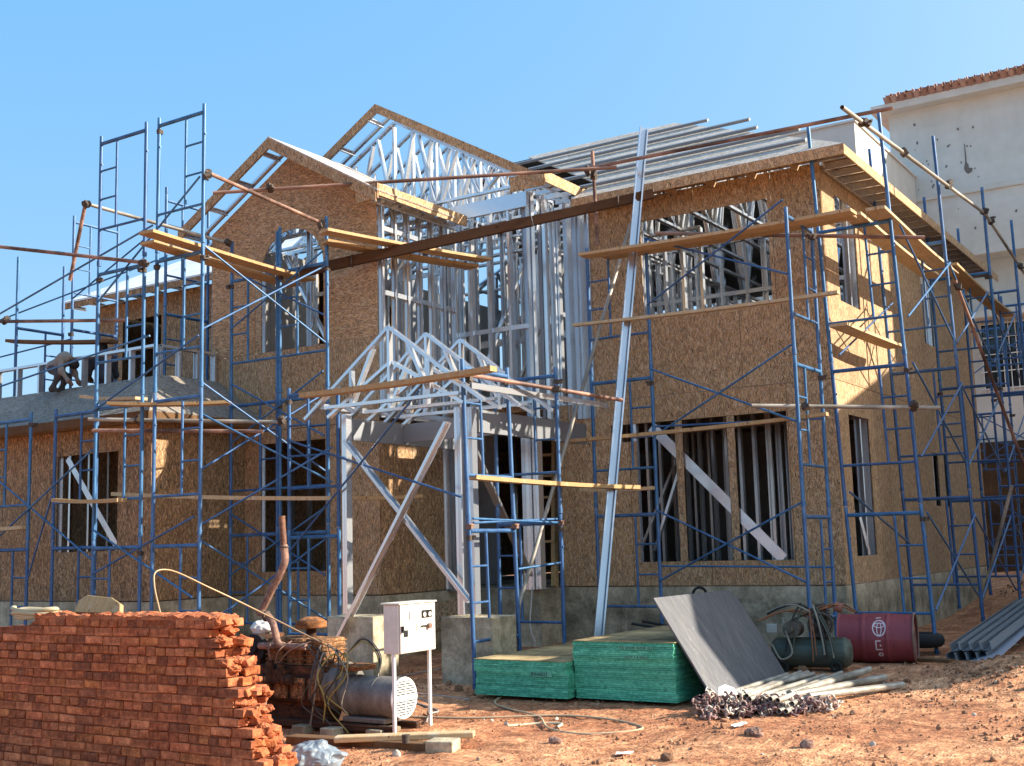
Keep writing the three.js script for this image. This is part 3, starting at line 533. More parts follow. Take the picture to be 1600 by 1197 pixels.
brace(tw, [-8.5, 0.4, 5.24], [-6.55, 1.1, 5.24]); brace(tw, [-8.5, 1.0, 5.26], [-6.55, 0.1, 5.26]);
tw = thing('scaffold_tower', 'blue frame scaffold beside the window of the low block', 'scaffold');
stack(tw, -9.75, 4.95, DX, 0.92, 2, -1.0, [true, true]); stack(tw, -11.2, 4.98, DX, 0.92, 2, -1.0, [true, false]);
brace(tw, [-10.28, 0.3, 4.98], [-9.77, 1.5, 4.97]); brace(tw, [-11.2, 1.9, 5.0], [-8.85, 0.6, 4.99]); brace(tw, [-11.2, 0.8, 5.02], [-8.85, 2.1, 5.01]);
tw = thing('scaffold_tower', 'dark blue frame scaffold close against the gabled wall with arched window', 'scaffold');
stack(tw, -7.93, 3.3, DX, 0.93, 3, -0.88, [false, true, false], [0, 0], 0.5); stack(tw, -6.95, 3.3, DX, 0.9, 3, -0.88, [false, true], [0, 0], 0.55);
for (const y of [0.3, 2.2, 3.9]) { brace(tw, [-7.9, y + 0.9, 3.34], [-6.08, y, 3.34]); brace(tw, [-7.9, y, 3.36], [-6.08, y + 0.9, 3.36]); }
tw = thing('scaffold_tower', 'low blue frame scaffold behind the generator and left porch post', 'scaffold');
stack(tw, -6.11, 4.0, DX, 0.86, 2, -0.95, [false, false]);
brace(tw, [-6.1, 0.6, 4.05], [-3.6, 2.5, 4.42]); brace(tw, [-6.1, 2.1, 4.05], [-3.0, 1.2, 4.45]); brace(tw, [-6.55, 1.0, 5.12], [-5.3, 1.95, 4.06]); brace(tw, [-6.55, 2.4, 5.12], [-5.3, 1.5, 4.06]);
tw = thing('scaffold_tower', 'blue ladder frame scaffold in front of the right porch post', 'scaffold');
stack(tw, -2.85, 4.47, DZ, 0.95, 2, -0.95, [false, false], [-0.022, 0]); stack(tw, -3.72, 2.62, DX, 0.95, 2, -0.86, [false, true], [0, 0]);
brace(tw, [-2.85, 0.95, 4.44], [-2.75, 0.9, 2.66]); brace(tw, [-2.86, 0.35, 3.5], [-2.77, 0.4, 2.66]); brace(tw, [-2.83, 0.9, 4.46], [-2.8, 0.95, 2.6]);
for (const [x, y, z] of [[-2.87, 0.86, 4.49], [-2.87, 0.86, 3.54], [-2.76, 0.9, 2.64]]) part(tw, 'coupler', couplerG, RUST, [x, y, z]);
tw = thing('scaffold_tower', 'blue frame scaffold standing on the terrace behind the skirt roof', 'scaffold');
stack(tw, -12.06, 3.0, DZ, 0.92, 2, 2.7, [true, false], [0, 0]); stack(tw, -9.85, 2.9, DZ, 0.9, 2, 2.7, [false, false], [0, 0], 0.1);
stack(tw, -12.6, 3.68, DZ, 0.9, 1, 2.7, [true], [0, 0], 1.1);
brace(tw, [-12.05, 5.0, 3.0], [-9.86, 6.0, 2.88]); brace(tw, [-12.05, 3.6, 3.0], [-9.86, 3.2, 2.9]); brace(tw, [-13.9, 4.6, 3.6], [-9.86, 5.4, 2.9]); brace(tw, [-13.9, 4.0, 3.6], [-12.05, 4.3, 3.0]);
tw = thing('scaffold_tower', 'blue scaffold in front of the grille windows of the white building', 'scaffold');
for (const [x, z] of [[-0.9, -12.2], [0.4, -12.2]]) stack(tw, x, z, DX, 0.95, 3, -0.4, [true, false], [0, 0], 0.6);
stack(tw, 0.0, -10.6, DX, 0.95, 3, -0.2, [true, true], [0, 0], 0.3);
for (const y of [0.2, 2, 4]) { brace(tw, [-0.9, y, -12.15], [1.3, y + 1.4, -12.15]); brace(tw, [-0.9, y + 1.4, -12.1], [1.3, y, -12.1]); brace(tw, [0, y + 0.5, -10.62], [1.3, y, -12.1]); }

// loose tubes with couplers
const HT = hollowTube(0.026, 0.004);
function tube(label, a, b, mat, couplers = [], g = HT) {
  const t = thing('scaffold_tube', label, 'tube', a); span(t, 'tube', g, mat, [0, 0, 0], [b[0] - a[0], b[1] - a[1], b[2] - a[2]]);
  for (const u of couplers) part(t, 'coupler', couplerG, IRON, [(b[0] - a[0]) * u, (b[1] - a[1]) * u, (b[2] - a[2]) * u], [rr(0, 3), rr(0, 3), rr(0, 3)], [1.25, 1.25, 1.25]);
}
tube('long rusty pink tube running out from the tall left scaffold into the open sky', [-11.2, 5.3, 5.74], [-7.5, 4.5, 5.25], RUST, [0.98]);
tube('grey tube clamped near the top of the tall scaffold over the skirt roof', [-8.87, 5.58, 5.24], [-7.88, 5.2, 3.36], GREYTUBE, [0.03, 0.98]);
tube('short dark prop slanting down from the clamp over the skirt roof', [-8.75, 5.56, 5.28], [-9.3, 4.55, 5.1], RUST, [0.02]);
tube('pink tube from the tall scaffold to the corner of the gabled wall', [-6.39, 5.54, 5.24], [-6.03, 5.18, 3.36], RUST, [0.02, 0.97]);
tube('very long dark tube passing in front of both gables', [-7.37, 5.69, 4.2], [-2.65, 5.97, 0.92], RUST, [0.14]);
tube('short upright rusty tube at the left end of the sheathed roof', [-3.07, 6.31, 0.86], [-3.04, 4.9, 0.86], RUST, [0.28]);
tube('long dark tube rising across the sheathed roof with battens', [-3.2, 6.03, 0.97], [1.29, 5.93, 1.0], RUST, [0.02]);
tube('weathered grey handrail tube along the eave of the side wall', [1.2, 5.4, 2.84], [1.2, 5.9, -4.9], GREYTUBE, [0.1, 0.34, 0.66, 0.98]);
tube('grey handrail tube continuing past the far end of the side eave', [1.22, 5.88, -4.7], [1.2, 5.3, -9.6], GREYTUBE, [0.1, 0.6]);
tube('rusty tube slanting down past the far corner of the side wall', [1.2, 4.3, -2.2], [1.5, 1.4, -5.2], RUST, [0.02]);
tube('tube across the corner just above the lower window heads', [-0.5, 2.27, 1.72], [1.44, 2.19, 0.36], GREYTUBE, [0.28, 0.86]);
tube('rusty tube under the upper plank platform at the corner', [-2.0, 4.85, 1.1], [1.38, 4.41, 0.22], RUST, [0.6]);
tube('pale speckled tube along the eave of the skirt roof', [-8.41, 2.46, 5.42], [-6.13, 2.34, 4.06], GREYTUBE, [0.25, 0.98]);
tube('thin grey tube lying under the pale eave tube', [-8.3, 2.3, 5.44], [-6.2, 2.2, 4.4], RUST, []);
tube('pale tube reaching from the ladder scaffold to the leaning steel channel', [-2.92, 2.62, 4.5], [-2.3, 2.5, 1.72], M({ map: texRust, color: 0xfff0e8, roughness: 0.6 }), [0.03, 0.55]);
tube('dark tube level with the far left terrace against the sky', [-13.6, 4.55, 4.6], [-9.0, 4.05, 4.3], RUST, [0.4]);
tube('long thin prop slanting down from the eave past the doorway', [-2.73, 5.26, 0.4], [-3.4, -0.86, 3.12], GREYTUBE, []);
tube('dark steel prop leaning from the side scaffold to the soil bank', [1.6, 1.3, -3.0], [0.9, -0.5, -3.6], GREYTUBE, []);

// planks
function plank(label, a, b, w = 0.22, t = 0.04, mat = pick(PLANK), up = [0, 1, 0]) {
  const d = Math.hypot(b[0] - a[0], b[1] - a[1], b[2] - a[2]);
  const g0 = new THREE.BoxGeometry(w, t, d, 1, 1, 10); g0.translate(0, 0, d / 2);
  const p = g0.attributes.position; for (let i = 0; i < p.count; i++) { const z = p.getZ(i) / d; p.setY(i, p.getY(i) - 0.02 * 4 * z * (1 - z)); p.setX(i, p.getX(i) + 0.012 * Math.sin(z * 5 + d)); }
  const g = boxUV(g0, 1.3, rnd(), rnd(), false);
  const m = span(scene, numbered('scaffold_plank'), g, mat, a, b, up); m.scale.z = 1; m.userData = { label, category: 'plank' }; return m;
}
seed = 900;
plank('long plank of the upper platform in front of the wide upper window', [-3.1, 4.68, 1.2], [0.78, 4.64, 1.22], 0.25);
plank('second plank of the upper platform, nearer the wall', [-2.9, 4.68, 0.92], [0.7, 4.66, 0.94], 0.24);
plank('plank crossing the sill of the wide upper window', [-3.22, 3.68, 1.3], [0.55, 3.63, 1.3], 0.1, 0.04);
plank('plank across the heads of the lower windows', [-3.25, 2.04, 1.45], [0.35, 2.12, 1.42], 0.1, 0.045);
plank('short plank behind the leaning steel channel at window height', [-3.3, 1.38, 1.15], [-2.2, 1.35, 1.1], 0.12, 0.045);
plank('outer plank on the side scaffold under the eave', [0.95, 4.72, 0.9], [0.85, 4.7, -3.6], 0.24);
plank('inner plank on the side scaffold under the eave', [0.62, 4.72, 0.8], [0.55, 4.7, -3.7], 0.24);
plank('far plank on the side scaffold near the end of the eave', [0.9, 4.76, -3.2], [0.85, 4.7, -8.2], 0.26);
plank('single plank in sun across the side wall below its upper window', [0.3, 3.36, 0.55], [0.42, 3.34, -1.75], 0.24);
plank('plank from the tall scaffold to the gabled wall, outer one', [-6.62, 4.62, 6.0], [-6.9, 4.62, 2.72], 0.24);
plank('plank from the tall scaffold to the gabled wall, inner one', [-6.95, 4.60, 5.7], [-7.2, 4.58, 2.72], 0.24);
plank('plank from the gabled wall corner across the open entrance framing', [-5.75, 4.97, 3.7], [-4.9, 4.95, 0.95], 0.24);
plank('second plank across the open entrance framing, slightly lower', [-6.0, 4.92, 3.4], [-5.1, 4.86, 1.0], 0.22);
plank('lit plank on the skirt roof beside the tall scaffold', [-9.05, 2.86, 5.0], [-7.8, 2.72, 5.05], 0.2, 0.04);
plank('sunlit plank on the tall scaffold just under the skirt roof eave', [-7.9, 2.62, 5.5], [-6.6, 2.6, 4.6], 0.2, 0.04);
plank('low plank across the small window of the low block', [-9.3, 1.42, 5.25], [-7.85, 1.36, 5.3], 0.16, 0.05);
plank('low plank running past the window beside the arched wall', [-8.26, 1.46, 5.1], [-5.4, 1.3, 3.95], 0.16, 0.05);
plank('low plank leading to the left porch post', [-5.6, 1.32, 3.8], [-4.75, 1.32, 2.9], 0.16, 0.045);
plank('short stub of plank at the far left scaffold', [-11.9, 1.1, 5.0], [-10.3, 1.08, 5.0], 0.16, 0.05);
plank('brown plank across the porch gable with a red tipped end', [-5.2, 2.55, 4.72], [-2.35, 2.60, 4.7], 0.14, 0.06, PLANK[1]);
plank('plank with a painted red tip on the ladder scaffold', [-2.95, 1.43, 4.3], [-2.35, 1.36, 1.3], 0.16, 0.05);
plank('dark plank over the terrace beside the two workers', [-12.9, 4.28, 3.6], [-10.6, 4.05, 3.3], 0.2, 0.05, OLDWOOD);
{ // heavy dark beam across the front
  const b = thing('timber_beam', 'long heavy dark timber beam slung across the front of the house', 'beam', [-6.57, 4.58, 3.3]);
  span(b, 'beam', boxUV(unitBox(0.08, 0.14), 1), DARKWOOD, [0, 0, 0], [2.9, 0.62, -1.68]); span(b, 'beam', boxUV(unitBox(0.075, 0.13), 1), DARKWOOD, [2.905, 0.621, -1.683], [4.4, 0.95, -2.55]);
  for (const u of [0.15, 0.9]) part(b, 'lashing', new THREE.TorusGeometry(0.085, 0.012, 6, 16), IRON, [4.4 * u, 0.95 * u, -2.55 * u], [0, 0.53 + Math.PI / 2, 0]);
}
// leaning channel
{
  const t = thing('steel_channel', 'long shiny steel channel leaning upright against the eave', 'channel', [-2.56, -0.9, 2.21]);
  span(t, 'channel', channelGeo(0.125, 0.06, 0.004, 0.02), STEEL[1], [0, 0, 0], [0.26, 7.46, -1.52], [0.75, 0, -0.65]);
}

// ---------------------------------------------------------------- porch
{
  const p = thing('porch_frame', 'small gabled porch frame of bare steel with crossed braces', 'porch');
  const post = (x, z, y0, y1, w = 1) => { for (const s of [-1, 1]) span(p, 'post', STUD, pick(STEEL), [x + s * 0.024 * w, y0, z], [x + s * 0.024 * w, y1, z], [0, 0, 1], s * w, w * 1.5); };
  post(-5.02, 4.1, -0.16, 2.35, 0.8); post(-3.32, 4.0, -0.16, 2.3, 0.9); post(-3.2, 3.92, -0.16, 2.3, 0.8); post(-4.36, 0.82, -0.01, 2.5, 1.3); post(-4.24, 0.75, -0.01, 2.5, 1.0);
  span(p, 'brace', SLIM, STEEL[1], [-4.95, 2.0, 4.2], [-3.1, 0.0, 4.18], [0, 0, 1], 1, 1.6); span(p, 'brace', SLIM, STEEL[0], [-3.3, 2.1, 4.28], [-5.0, -0.45, 4.3], [0, 0, 1], 1, 1.6);
  span(p, 'brace', SLIM, STEEL[1], [-3.25, 1.9, 3.9], [-4.3, 0.2, 0.95], [1, 0, 0], 1, 1.4);
  const SH = M({ color: 0x8e9094, metalness: 0.6, roughness: 0.45 });
  const sheet = (x0, x1, y0, y1, z0, z1) => { const q = new THREE.BoxGeometry(x1 - x0, y1 - y0, z1 - z0); q.translate((x0 + x1) / 2, (y0 + y1) / 2, (z0 + z1) / 2); part(p, 'beam', q, SH); };
  sheet(-5.05, -4.99, 2.02, 2.3, 1.0, 4.0); sheet(-3.34, -3.26, 2.02, 2.3, 1.0, 3.9); sheet(-5.0, -3.3, 2.05, 2.3, 2.9, 2.96);
  for (const [k, z] of [4.5, 3.75, 3.0].entries()) {
    const g = sub(p, 'gable_truss'), A = 3.30 + k * 0.02, xm = -3.98, L = -5.35, R = -2.62, s = (A - 2.28) / (xm - L);
    const Y = x => A - s * Math.abs(x - xm);
    span(g, 'chord', SLIM, STEELM, [L, Y(L), z], [xm, A, z], [0, 0, 1]); span(g, 'chord', SLIM, STEELM, [xm, A, z], [R, Y(R), z], [0, 0, 1]);
    span(g, 'chord', SLIM, STEEL[2], [-5.0, 2.4, z], [-2.95, 2.4, z], [0, 0, 1]); span(g, 'chord', SLIM, STEEL[2], [L + 0.35, Y(L) - 0.0, z - 0.04], [xm, A - 0.42, z - 0.04], [0, 0, 1]); span(g, 'chord', SLIM, STEEL[2], [xm, A - 0.42, z - 0.04], [R - 0.3, Y(R), z - 0.04], [0, 0, 1]);
    span(g, 'web', SLIM, STEEL[2], [xm, 2.42, z], [xm, A - 0.03, z], [0, 0, 1]);
    for (const q of [-0.6, 0.6]) { span(g, 'web', SLIM, pick(STEEL), [xm + q, 2.42, z], [xm + q, Y(xm + q) - 0.03, z], [0, 0, 1]); span(g, 'web', SLIM, pick(STEEL), [xm + q * 1.0, 2.42, z - 0.02], [xm + q * 0.45, Y(xm + q * 0.45) - 0.03, z - 0.02], [0, 0, 1]); }
  }
  for (const x of [-5.2, -2.8]) span(p, 'purlin', SLIM, pick(STEEL), [x, 3.30 - 0.745 * Math.abs(x + 3.98) + 0.05, 4.5], [x, 3.34 - 0.745 * Math.abs(x + 3.98) + 0.05, 1.2], [0, 1, 0]);
}
for (const [x, z, l] of [[-4.85, 4.02, 'grey concrete pier under the left porch post'], [-3.18, 3.9, 'grey concrete pier under the right porch post, behind the green boards']]) {
  const g = new RoundedBoxGeometry(0.74, 0.85, 0.5, 2, 0.015); single('concrete_pier', boxUV(g, 0.8, rnd(), rnd()), CONC, l, 'pier', [x, -0.18 - 0.425, z]);
}
// wooden stair ladder inside the doorway
{
  const l = thing('wooden_ladder', 'rough wooden ladder leaning inside the dark doorway', 'ladder', [-5.45, -0.01, -0.1]);
  for (const dx of [0, 0.5]) span(l, 'rail', unitBox(0.06, 0.12), PLANK[1], [0.55 + dx, 0, 0.2], [0 + dx, 2.75, -0.9], [0, 0, 1]);
  for (let i = 1; i < 8; i++) { const t = i / 8; span(l, 'step', unitBox(0.2, 0.035), PLANK[1], [0.55 - 0.55 * t - 0.04, 2.75 * t, 0.2 - 1.1 * t], [0.55 - 0.55 * t + 0.54, 2.75 * t, 0.2 - 1.1 * t]); }
}
{ const g = new THREE.BoxGeometry(0.9, 0.025, 0.5); single('loading_board', boxUV(g, 0.6), OSBD[0], 'chipboard ramp leaning from the doorway to the ground beside the steps', 'board', [-5.35, -0.35, 1.75], [0.9, 0.3, 0]); }

function smoothIco(r, d) { const g = new THREE.IcosahedronGeometry(r, d); g.deleteAttribute('uv'); g.deleteAttribute('normal'); return mergeVertices(g, 1e-5); }
// ---------------------------------------------------------------- brick wall
seed = 4242;
{
  const w = thing('brick_wall', 'broken red brick garden wall with a ragged stepped end', 'wall', [0, 0, 0]);
  const texBrick = grainTex(256, [166, 94, 58], [46, 34, 26], [[3, 0.8], [11, 1], [40, 0.8], [90, 0.6]]);
  const mats = [[1, 1, 1], [0.82, 0.78, 0.76], [1.15, 1.2, 1.25], [1.0, 1.0, 0.8], [1.05, 0.95, 0.95], [0.62, 0.6, 0.62], [0.9, 0.86, 0.8], [1.1, 1.05, 0.95]].map(c => M({ map: texBrick, color: new THREE.Color().setRGB(...c), roughness: 0.95, bumpMap: texBrick, bumpScale: 0.006 }));
  const MUD = M({ map: texBrick, color: new THREE.Color().setRGB(0.62, 0.55, 0.5), roughness: 1, bumpMap: texBrick, bumpScale: 0.01 });
  const CR = 0.0735, y0 = -1.347, N = 20, zf = 9.0, th = 0.33;
  const rough = (lx, ly, lz, k, jit) => { const g = new RoundedBoxGeometry(lx, ly, lz, 1, 0.006); const p = g.attributes.position; const cor = {}; for (let i = 0; i < p.count; i++) { const key = [Math.sign(p.getX(i)), Math.sign(p.getY(i)), Math.sign(p.getZ(i))].join(); cor[key] = cor[key] || [rr(-jit, jit), rr(-jit, jit), rr(-jit, jit)]; p.setXYZ(i, p.getX(i) + cor[key][0], p.getY(i) + cor[key][1], p.getZ(i) + cor[key][2]); } return boxUV(g, 2.6, rnd(), rnd()); };
  const ST = [], HD = []; for (let i = 0; i < 6; i++) { ST.push(rough(0.221, 0.065, 0.105, 1, 0.005)); HD.push(rough(0.106, 0.065, 0.2, 1, 0.005)); }
  const BR = []; for (let i = 0; i < 10; i++) { const g = rough(rr(0.06, 0.12), rr(0.035, 0.062), rr(0.06, 0.1), 1, 0.014); BR.push(g); }
  const LUMP = []; for (let i = 0; i < 5; i++) { const g = smoothIco(0.04, 5), p = g.attributes.position; for (let k = 0; k < p.count; k++) { const v = V(p.getX(k), p.getY(k), p.getZ(k)); const q = 1 + 0.7 * fbm(v.x * 30 + i * 3, v.y * 30, v.z * 30 + i) + 0.35 * fbm(v.x * 90, v.y * 90, v.z * 90); p.setXYZ(k, v.x * q * 1.3, v.y * q * 0.7, v.z * q * 1.2); } g.computeVertexNormals(); LUMP.push(boxUV(g, 3, rnd(), rnd())); }
  const xEnd = r => -1.47 - 0.73 * (r / (N - 1)) + [0, 0.05, -0.05, 0.03, -0.04, 0.06, -0.02][r % 7];
  let count = 0; const over = [];
  for (let r = N - 1; r >= 0; r--) {
    const header = r % 3 === 1 || (r > 9 && r % 5 === 0), L = header ? 0.115 : 0.231, y = y0 + r * CR + 0.036, xe = xEnd(r);
    for (let x = xe - L / 2 - 0.01; x > -5.9; x -= L) {
      if (r === N - 1 && (x < -4.35 || (x < -2.75 && x > -2.95))) continue;
      if (r === N - 2 && x < -4.75) continue;
      const g = pick(header ? HD : ST), px = x + rr(-0.003, 0.003), py = y + rr(-0.003, 0.003), pz = zf - (header ? 0.1 : 0.0525) + rr(-0.005, 0.006);
      if (x > -5.2 && count < 360) { part(w, 'brick', g, pick(mats), [px, py, pz], [rr(-0.02, 0.02), rr(-0.02, 0.02), rr(-0.012, 0.012)]); count++; }
      else { const q = g.clone(); q.translate(px, py, pz); over.push(q); }
    }
    // rear wythes at the ragged end
    for (let k = 0; k < 4; k++) part(w, 'brick', pick(ST), pick(mats), [xe - 0.12 - rr(-0.06, 0.10) - k * 0.235, y + rr(-0.004, 0.004), zf - 0.165 + rr(-0.01, 0.01)], [0, rr(-0.06, 0.06), 0]), part(w, 'brick', pick(ST), pick(mats), [xe - 0.1 + rr(-0.12, 0.06) - k * 0.235, y, zf - 0.278 + rr(-0.008, 0.008)], [0, rr(-0.06, 0.06), 0]);
    for (let k = 0; k < 3; k++) part(w, 'broken_brick', pick(BR), pick(mats), [xe + rr(-0.06, 0.03), y + rr(-0.005, 0.01), zf - rr(0.05, 0.29)], [rr(-0.25, 0.25), rr(0, 3), rr(-0.3, 0.3)]);
    for (let k = 0; k < 4; k++) part(w, 'mortar_lump', pick(LUMP), pick([mats[0], mats[2], mats[7]]), [xe + rr(-0.09, 0.0), y + rr(-0.03, 0.04), zf - rr(0.03, 0.31)], [0, rr(0, 6), 0]);
  }
  if (over.length) { const m = part(w, 'far_bricks', mergeGeometries(over), mats[0]); m.userData.kind = 'stuff'; }
  // clay mortar core, stepped back behind the faces, and the lumpy mortar bed on top
  const sh = new THREE.Shape(); sh.moveTo(-5.9, y0 - 0.1); sh.lineTo(xEnd(0) - 0.06, y0 - 0.1); for (let r = 0; r < N; r++) { sh.lineTo(xEnd(r) - 0.09, y0 + r * CR); sh.lineTo(xEnd(r) - 0.09, y0 + (r + 1) * CR - 0.012); } sh.lineTo(-4.4, y0 + N * CR - 0.012); sh.lineTo(-4.5, y0 + (N - 1) * CR); sh.lineTo(-5.9, y0 + (N - 2) * CR); sh.closePath();
  const core = new THREE.ExtrudeGeometry(sh, { depth: th - 0.026, bevelEnabled: false }); core.translate(0, 0, zf - th + 0.013); part(w, 'mortar_core', boxUV(core, 2.2), MUD);
  const tg = new THREE.BoxGeometry(2.2, 0.03, th - 0.01, 120, 2, 18); { const p = tg.attributes.position; for (let i = 0; i < p.count; i++) { const x = p.getX(i), y = p.getY(i), z = p.getZ(i); p.setY(i, y + (y > 0 ? 0.05 * fbm(x * 6, z * 6, 3) + 0.03 * fbm(x * 22, z * 22, 8) + 0.006 : 0)); p.setZ(i, z + 0.03 * fbm(x * 9, y * 9, 4)); } } tg.translate(-3.32, y0 + N * CR + 0.004, zf - th / 2);
  part(w, 'mortar_bed', boxUV(tg, 2.2), mats[0]);
}
// on the wall
{
  const pts = []; for (let i = 0; i <= 220; i++) { const t = i / 220, a = t * Math.PI * 2 * 4.5, R = 0.24 - 0.03 * Math.sin(a * 0.37); pts.push(V(Math.cos(a) * R * 1.15, 0.02 + 0.075 * t + 0.008 * Math.sin(a * 2.3), Math.sin(a) * R * 0.45)); }
  const g = new THREE.TubeGeometry(new THREE.CatmullRomCurve3(pts), 440, 0.02, 7); const m = single('hose_coil', g, M({ color: 0xb3a482, roughness: 0.7 }), 'coil of dusty beige hose lying on the brick wall', 'hose', [-4.62, 0.09, 8.84]);
  const s = new THREE.Shape(); s.moveTo(-0.26, 0); s.lineTo(0.26, 0); s.lineTo(0.22, 0.08); s.lineTo(0.1, 0.13); s.lineTo(-0.2, 0.15); s.lineTo(-0.27, 0.1); s.closePath();
  const b = new THREE.ExtrudeGeometry(s, { depth: 0.035, bevelEnabled: true, bevelSize: 0.008, bevelThickness: 0.008, bevelSegments: 2 });
  single('hawk_board', boxUV(b, 1.5), PLANK[1], 'worn brown wooden board propped on the brick wall', 'board', [-3.73, 0.145, 8.84], [-0.5, 0.1, 0.03]);
}
// bent steel wire rising behind the wall
const WIREPTS = [[-3.42, 0.13, 8.45], [-3.56, 0.37, 8.4], [-3.61, 0.48, 8.35], [-3.62, 0.5, 8.2], [-3.59, 0.31, 7.7], [-3.41, 0.09, 7.3], [-3.11, -0.12, 7.05], [-2.64, -0.33, 6.95], [-2.5, -0.42, 6.92]];
single('wire', new THREE.TubeGeometry(new THREE.CatmullRomCurve3(WIREPTS.map(p => V(...p))), 80, 0.009, 6), M({ color: 0xa58a6a, roughness: 0.5, metalness: 0.4 }), 'thin bent wire rising behind the brick wall to the engine', 'wire');

// ---------------------------------------------------------------- generator
const GEN = thing('diesel_generator', 'rusty diesel generator with bent exhaust pipe and grey alternator', 'generator');
{
  const texEng = grainTex(256, [120, 84, 52], [70, 54, 40], [[4, 1], [12, 1], [40, 1]]);
  const ENG = M({ map: texEng, roughness: 0.85, metalness: 0.2 }), ENGD = M({ map: texEng, color: 0x8a7a6c, roughness: 0.9 }), ALT = M({ map: grainTex(256, [112, 108, 102], [26, 26, 26], [[4, 1], [14, 0.8], [50, 0.6]]), roughness: 0.55 }), DUST = M({ map: texEng, color: 0xffe6cc, roughness: 0.95 });
  const rb = (x, y, z, a, b, c, r = 0.015) => { const g = new RoundedBoxGeometry(a, b, c, 2, r); g.translate(x, y, z); return g.index ? g.toNonIndexed() : g; };
  const cyl = (x, y, z, r0, r1, h, ax = 'y', n = 20) => { const g = new THREE.CylinderGeometry(r0, r1, h, n); if (ax === 'x') g.rotateZ(Math.PI / 2); if (ax === 'z') g.rotateX(Math.PI / 2); g.translate(x, y, z); return g.toNonIndexed(); };
  const mg = a => mergeGeometries(a.map(g => { const q = g.index ? g.toNonIndexed() : g; for (const k of Object.keys(q.attributes)) if (!['position', 'normal', 'uv'].includes(k)) q.deleteAttribute(k); return q; }));
  part(GEN, 'engine_block', mg([rb(-3.2, -0.62, 6.82, 0.9, 0.34, 0.42), rb(-3.2, -0.88, 6.82, 0.8, 0.2, 0.3)]), ENGD);
  for (let i = 0; i < 4; i++) part(GEN, 'side_cover', mg([rb(-3.55 + i * 0.22, -0.66, 7.045, 0.17, 0.2, 0.03, 0.012), cyl(-3.55 + i * 0.22, -0.6, 7.065, 0.018, 0.018, 0.03, 'z', 10)]), ENG);
  part(GEN, 'oil_filter', cyl(-3.62, -0.72, 7.1, 0.055, 0.055, 0.17), DUST); part(GEN, 'bell_housing', mg([cyl(-2.86, -0.62, 6.85, 0.2, 0.24, 0.14, 'x', 24), rb(-2.95, -0.42, 6.85, 0.12, 0.1, 0.24)]), ENG);
  for (let i = 0; i < 3; i++) part(GEN, 'injector_pipe', new THREE.TubeGeometry(new THREE.CatmullRomCurve3([V(-3.4 + i * 0.05, -0.42, 7.1), V(-3.42 + i * 0.14, -0.3, 7.12), V(-3.46 + i * 0.25, -0.22, 7.02)]), 16, 0.008, 6), RUST);
  for (let i = 0; i < 3; i++) { const g = [rb(-3.46 + i * 0.25, -0.33, 6.82, 0.22, 0.26, 0.34, 0.02)]; for (let k = 0; k < 6; k++) g.push(rb(-3.46 + i * 0.25, -0.44 + k * 0.042, 6.82, 0.235, 0.012, 0.37, 0.004)); part(GEN, 'cylinder_head', mg(g), ENG); }
  part(GEN, 'fuel_pump', mg([rb(-3.35, -0.55, 7.06, 0.26, 0.14, 0.1), cyl(-3.42, -0.5, 7.1, 0.035, 0.035, 0.2), cyl(-3.28, -0.5, 7.1, 0.035, 0.035, 0.16), cyl(-3.2, -0.58, 7.08, 0.05, 0.05, 0.12, 'x')]), ENGD);
  part(GEN, 'manifold', mg([cyl(-3.3, -0.27, 7.05, 0.032, 0.032, 0.62, 'x'), cyl(-3.06, -0.27, 7.0, 0.035, 0.035, 0.12, 'z'), cyl(-3.5, -0.27, 7.0, 0.035, 0.035, 0.12, 'z')]), RUST);
  part(GEN, 'filter_stem', cyl(-3.2, -0.16, 6.76, 0.05, 0.05, 0.14), ENGD);
  { const pts = [[0, 0.1], [0.05, 0.098], [0.12, 0.075], [0.135, 0.06], [0.15, 0.055], [0.155, 0.0], [0.14, -0.01], [0, -0.015]].map(p => new THREE.Vector2(p[0], p[1])).reverse(); part(GEN, 'air_filter', new THREE.LatheGeometry(pts, 28), DUST, [-3.2, -0.105, 6.76]); }
  const pipe = (pts, r, n = 60) => new THREE.TubeGeometry(new THREE.CatmullRomCurve3(pts.map(p => V(...p)), false, 'centripetal'), n, r, 14);
  part(GEN, 'exhaust_elbow', pipe([[-3.28, -0.27, 7.05], [-3.33, -0.24, 7.08], [-3.36, -0.14, 7.09], [-3.42, -0.03, 7.08], [-3.55, 0.035, 7.05], [-3.64, 0.05, 7.03]], 0.036), RUST);
  part(GEN, 'exhaust_flange', cyl(-3.5, 0.015, 7.065, 0.052, 0.052, 0.03, 'x'), IRON);
  part(GEN, 'exhaust_pipe', pipe([[-3.62, 0.05, 7.03], [-3.58, 0.1, 7.03], [-3.48, 0.25, 7.03], [-3.33, 0.46, 7.03], [-3.29, 0.56, 7.03], [-3.305, 0.7, 7.03]], 0.037, 80), RUST);
  part(GEN, 'exhaust_tip', pipe([[-3.305, 0.69, 7.03], [-3.33, 0.98, 7.03]], 0.032, 6), M({ map: texRust, color: 0xd8c4b4, roughness: 0.7, metalness: 0.3 })); part(GEN, 'exhaust_clamp', new THREE.TorusGeometry(0.04, 0.008, 6, 20), IRON, [-3.303, 0.68, 7.03], [Math.PI / 2, 0, 0]);
